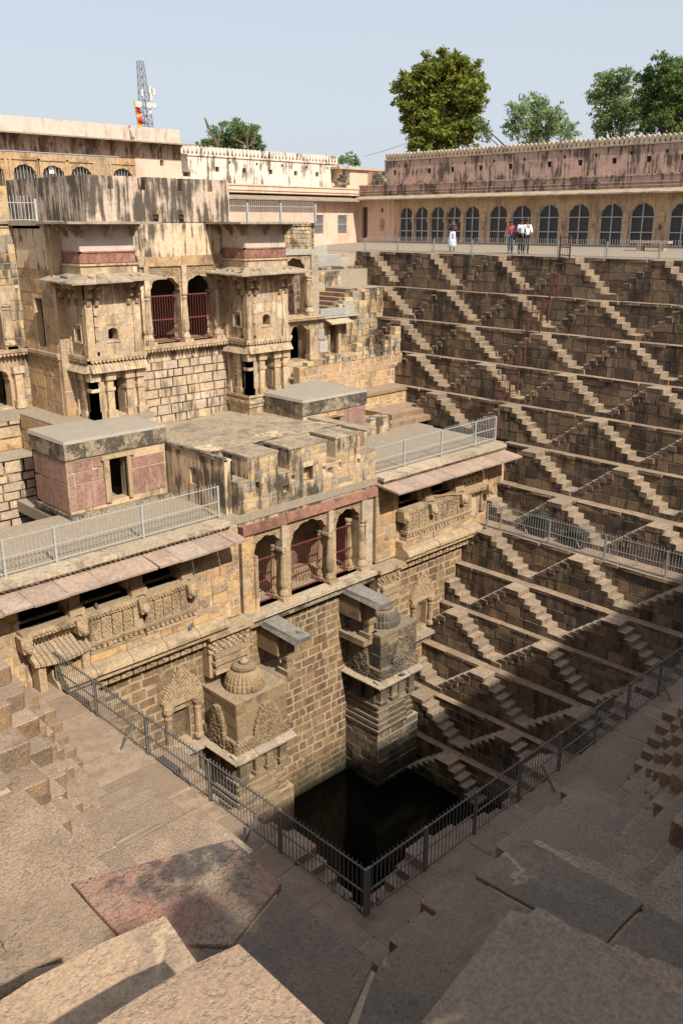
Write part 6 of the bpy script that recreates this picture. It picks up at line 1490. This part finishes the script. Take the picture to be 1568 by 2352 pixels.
def tree(name, label, lobes, base, leaf, lsz, dens, trunk_r=.35, gaps=.5, extra_branches=()):
    """lobes: (centre, rx, rz) boughs; each bough carries many leaf sprays that thin out towards its rim, so sky shows through"""
    t = thing(name, label, 'tree', base, 'trees behind the well walls')
    tr = MB(); top = sum((Vector(l[0]) for l in lobes), Vector()) / len(lobes); base = Vector(base)
    fork = base + (top - base) * .45
    tr.tube(base, fork, trunk_r, trunk_r * .7, 9)
    mb = MB()
    for c, rx, rz in lobes:
        c = Vector(c); mid = (fork + c) / 2 + Vector((ru(-.4, .4), ru(-.4, .4), ru(0, .4)))
        tr.tube(fork, mid, trunk_r * .5, trunk_r * .3, 7); tr.tube(mid, c, trunk_r * .3, trunk_r * .12, 6)
        n = int(22 + 24 * rx)
        for _ in range(n):
            d = Vector((random.gauss(0, 1), random.gauss(0, 1), random.gauss(.15, .9))).normalized()
            f = ru(.35, 1.12)
            tip = c + Vector((d.x * rx, d.y * rx, d.z * rz)) * f
            tr.tube(c + (tip - c) * .2, tip, trunk_r * .07, trunk_r * .02, 4)
            sr = rx * ru(.16, .34) * (1.15 - .35 * f)          # size of this spray of leaves
            for _ in range(int(dens * sr * sr * ru(.6, 1.3)) + 5):
                o_ = tip + Vector((random.gauss(0, 1), random.gauss(0, 1), random.gauss(0, .7))) * sr * .55
                nn = Vector((random.gauss(0, 1), random.gauss(0, 1), random.gauss(0, 1) + .7)).normalized(); a = nn.orthogonal().normalized(); b_ = nn.cross(a)
                th = ru(0, 6.28); a, b_ = a * math.cos(th) + b_ * math.sin(th), b_ * math.cos(th) - a * math.sin(th)
                L, W = lsz * ru(.7, 1.3), lsz * ru(.28, .5)
                mb.q(o_ - a * L, o_ + b_ * W, o_ + a * L, o_ - b_ * W)
    for a, b_, r_ in extra_branches: tr.tube(a, b_, r_, r_ * .5, 6)
    tr.build('trunk', BARK, t)
    mb.build('crown', leaf, t); return t
random.seed(81)
D = 70
S_ = D / 2010
def lobe(px, py, r, d=D, rz=None): return (at_pix(px, py, d + ru(-1.5, 1.5)), r * d / 2010 * 1.0, (rz or r) * d / 2010)
tree('mango_tree', 'large dense rounded olive-green tree standing alone in the middle of the skyline', [lobe(1035, 150, 36), lobe(985, 172, 38), lobe(1075, 185, 36), lobe(945, 205, 36), lobe(1020, 205, 50), lobe(1085, 228, 32), lobe(925, 240, 20), lobe(985, 255, 48), lobe(1050, 262, 46), lobe(950, 285, 32), lobe(1000, 308, 40), lobe(1055, 315, 36), lobe(965, 330, 28), lobe(1088, 295, 20)], at_pix(1010, 520, D), L_mango, .16, 620, .4)
tree('acacia_tree', 'pale feathery tree between the big round tree and the right edge', [lobe(1190, 262, 30, 62), lobe(1235, 250, 32, 62), lobe(1270, 262, 28, 62), lobe(1225, 290, 36, 62), lobe(1275, 298, 32, 62), lobe(1175, 295, 24, 62), lobe(1305, 305, 24, 62), lobe(1110, 288, 16, 62), lobe(1118, 310, 14, 62), lobe(1240, 318, 34, 62)], at_pix(1235, 520, 62), L_neem, .10, 420, .18)
tree('neem_tree', 'grey-green feathery tree left of the dark tree at the right edge', [lobe(1390, 190, 30, 66), lobe(1430, 180, 26, 66), lobe(1375, 225, 28, 66), lobe(1415, 225, 36, 66), lobe(1450, 250, 36, 66), lobe(1395, 265, 34, 66), lobe(1440, 285, 34, 66), lobe(1385, 295, 24, 66)], at_pix(1420, 520, 66), L_neem, .11, 520, .22)
tree('dark_tree', 'dark green dense tree cut by the right edge of the photograph', [lobe(1530, 170, 36, 60), lobe(1495, 195, 34, 60), lobe(1560, 190, 36, 60), lobe(1520, 225, 42, 60), lobe(1575, 240, 46, 60), lobe(1490, 250, 34, 60), lobe(1535, 275, 42, 60), lobe(1495, 285, 28, 60), lobe(1590, 290, 40, 60)], at_pix(1540, 520, 60), L_dark, .12, 620, .32)
br = []
for (a, b, c, d_) in ((500, 335, 478, 290), (500, 335, 505, 300), (568, 345, 566, 300), (566, 310, 578, 282), (560, 330, 538, 318), (575, 335, 590, 305), (478, 290, 470, 270)): br.append((at_pix(a, b, 66), at_pix(c, d_, 66), .10))
tree('bushy_tree', 'bushy green tree with bare lopped stems behind the white wall', [lobe(505, 318, 30, 68), lobe(540, 302, 26, 68), lobe(570, 312, 28, 68), lobe(535, 330, 32, 68), lobe(590, 332, 20, 68), lobe(465, 335, 18, 68), lobe(490, 340, 22, 68)], at_pix(545, 520, 68), L_neem2, .11, 620, .2, extra_branches=br)
tree('small_tree', 'small leafy treetop peeping over the corner between the white and pink walls', [lobe(800, 366, 16, 78), lobe(818, 374, 10, 78), lobe(785, 368, 10, 78)], at_pix(800, 500, 78), L_neem, .13, 300, .08)

# ------------------------------------------------------------------ telecom mast, flag, cable
t = thing('telecom_mast', 'grey lattice telecom mast with white dish antennas on the left skyline', 'mast', at_pix(340, 500, 120)); MD = 120
MET = plain('mast_steel', (.22, .235, .26), .6, .2); WHT = plain('antenna_white', (.55, .55, .55), .6)
b0 = at_pix(340, 300, MD); k_ = MD / 2010
zb_, zt_ = at_pix(340, 420, MD).z, at_pix(333, 140, MD).z
def leg(i, z):
    f = (z - zb_) / (zt_ - zb_); w_ = (20 - 13 * f) * k_; q_ = [(-1, -1), (1, -1), (1, 1), (-1, 1)][i]
    cx = at_pix(342 - 10 * f, 300, MD); return (cx.x + q_[0] * w_ * .7, cx.y + q_[1] * w_ * .7, z)
lv = [zb_ + (zt_ - zb_) * i / 16 for i in range(17)]
for i in range(4):
    mb = MB(); mb.tube(leg(i, zb_), leg(i, zt_), .06, .045, 4); mb.build('leg', MET, t)
for a, b in zip(lv, lv[1:]):
    mb = MB()
    for i in range(4):
        j = (i + 1) % 4; mb.tube(leg(i, a), leg(j, b), .028, .028, 3); mb.tube(leg(j, a), leg(i, b), .028, .028, 3); mb.tube(leg(i, b), leg(j, b), .028, .028, 3)
    mb.build('lattice_panel', MET, t)
fwd = Vector((-.6, -.8, 0))
for px, py, r_ in ((320, 240, 6.5), (344, 242, 6), (346, 258, 3.5), (356, 243, 5)):
    p = at_pix(px, py, MD - 2); mb = MB(); rr = r_ * k_
    mb.tube(p, p + fwd * .6, rr, rr, 14); mb.build('dish', WHT, t)
for px, py in ((325, 212), (352, 210), (343, 205), (346, 222)):
    p = at_pix(px, py, MD - 2); mb = MB(); mb.box(p.x - .15, p.x + .15, p.y - .15, p.y + .15, p.z - .38, p.z + .38); mb.build('panel_antenna', WHT, t)
t = thing('flag', 'narrow orange and yellow flag on a pole above the cream parapet', 'flag', at_pix(316, 300, 52))
a_, b_ = at_pix(318, 292, 52), at_pix(307, 229, 52)
mb = MB(); mb.tube(a_, b_, .03, .02, 5); mb.build('pole', MET, t)
fo, fy = plain('flag_red', (.65, .06, .02), .8), plain('flag_yellow', (.85, .48, .02), .8)
mb = MB(); rt = _RT * k_ * 52 / 120
for i in range(8):
    f0, f1 = i / 8, (i + 1) / 8; P0 = b_ + (a_ - b_) * f0; P1 = b_ + (a_ - b_) * f1
    w0, w1 = (2 + 9 * math.sin(f0 * 2.4) ** 1) * 1.0, (2 + 9 * math.sin(f1 * 2.4)); yo = .12 * math.sin(i * 1.9)
    mb.q(P0, P0 + rt * w0 + Vector((yo, yo, 0)), P1 + rt * w1 + Vector((-yo, yo, 0)), P1, mi=0 if i not in (0, 1, 4, 7) else 1)
mb.build('cloth', [fo, fy], t)
pts = [at_pix(836, 358, 54), at_pix(870, 349, 54), at_pix(905, 338, 56), at_pix(940, 326, 58)]
mb = MB()
for p, q_ in zip(pts, pts[1:]): mb.tube(p, q_, .02, .02, 4)
tag(mb.build('overhead_cable', MET), 'thin overhead cable crossing the sky left of the big round tree', 'cable')
# ------------------------------------------------------------------ pigeons
PIG = plain('pigeon_grey', (.10, .105, .12), .8)
def pigeon(p, rot, lab):
    t = thing('pigeon', lab, 'bird', p, 'pigeons perched on the palace'); c, s = math.cos(rot), math.sin(rot)
    w_ = lambda a, z: (p[0] + a * c, p[1] + a * s, p[2] + z)
    skin_body('body', t, PIG, [w_(0, .08), w_(.07, .10), w_(.11, .16), w_(-.08, .07), w_(-.17, .05)], [(0, 1), (1, 2), (0, 3), (3, 4)], [.06, .05, .032, .045, .02])
    mb = MB(); mb.tube(w_(.13, .165), w_(.165, .155), .01, .003, 5); mb.build('beak', HAIR, t)
    mb = MB(); mb.tube(w_(0, .05), w_(0, 0), .006, .006, 4); mb.build('legs', plain('pigeon_leg', (.3, .1, .08), .6), t)
pigeon((14.35, 21.5, -10.8), .6, 'pigeon resting on the pale cornice roll under the left gallery')
pigeon((17.85, 20.25, -11.78), 2.4, 'pigeon at the tip of the left grey slab canopy')
pigeon((21.4, 27.25, -.2), .3, 'pigeon on the eave of the right tower')
pigeon((14.2, 27.5, -.22), 2.2, 'pigeon on the eave of the left tower, nearest its corner')
pigeon((11.3, 21.8, -9.2), 1.2, 'pigeon in the shade on a gallery sill')
pigeon((22.9, 20.0, -15.2), 2.8, 'pigeon on the drip slab of the blackened domed block')
for o in list(bpy.data.objects):
    if o.type == 'EMPTY' and o.get('kind') == 'structure' and not o.children: bpy.data.objects.remove(o)
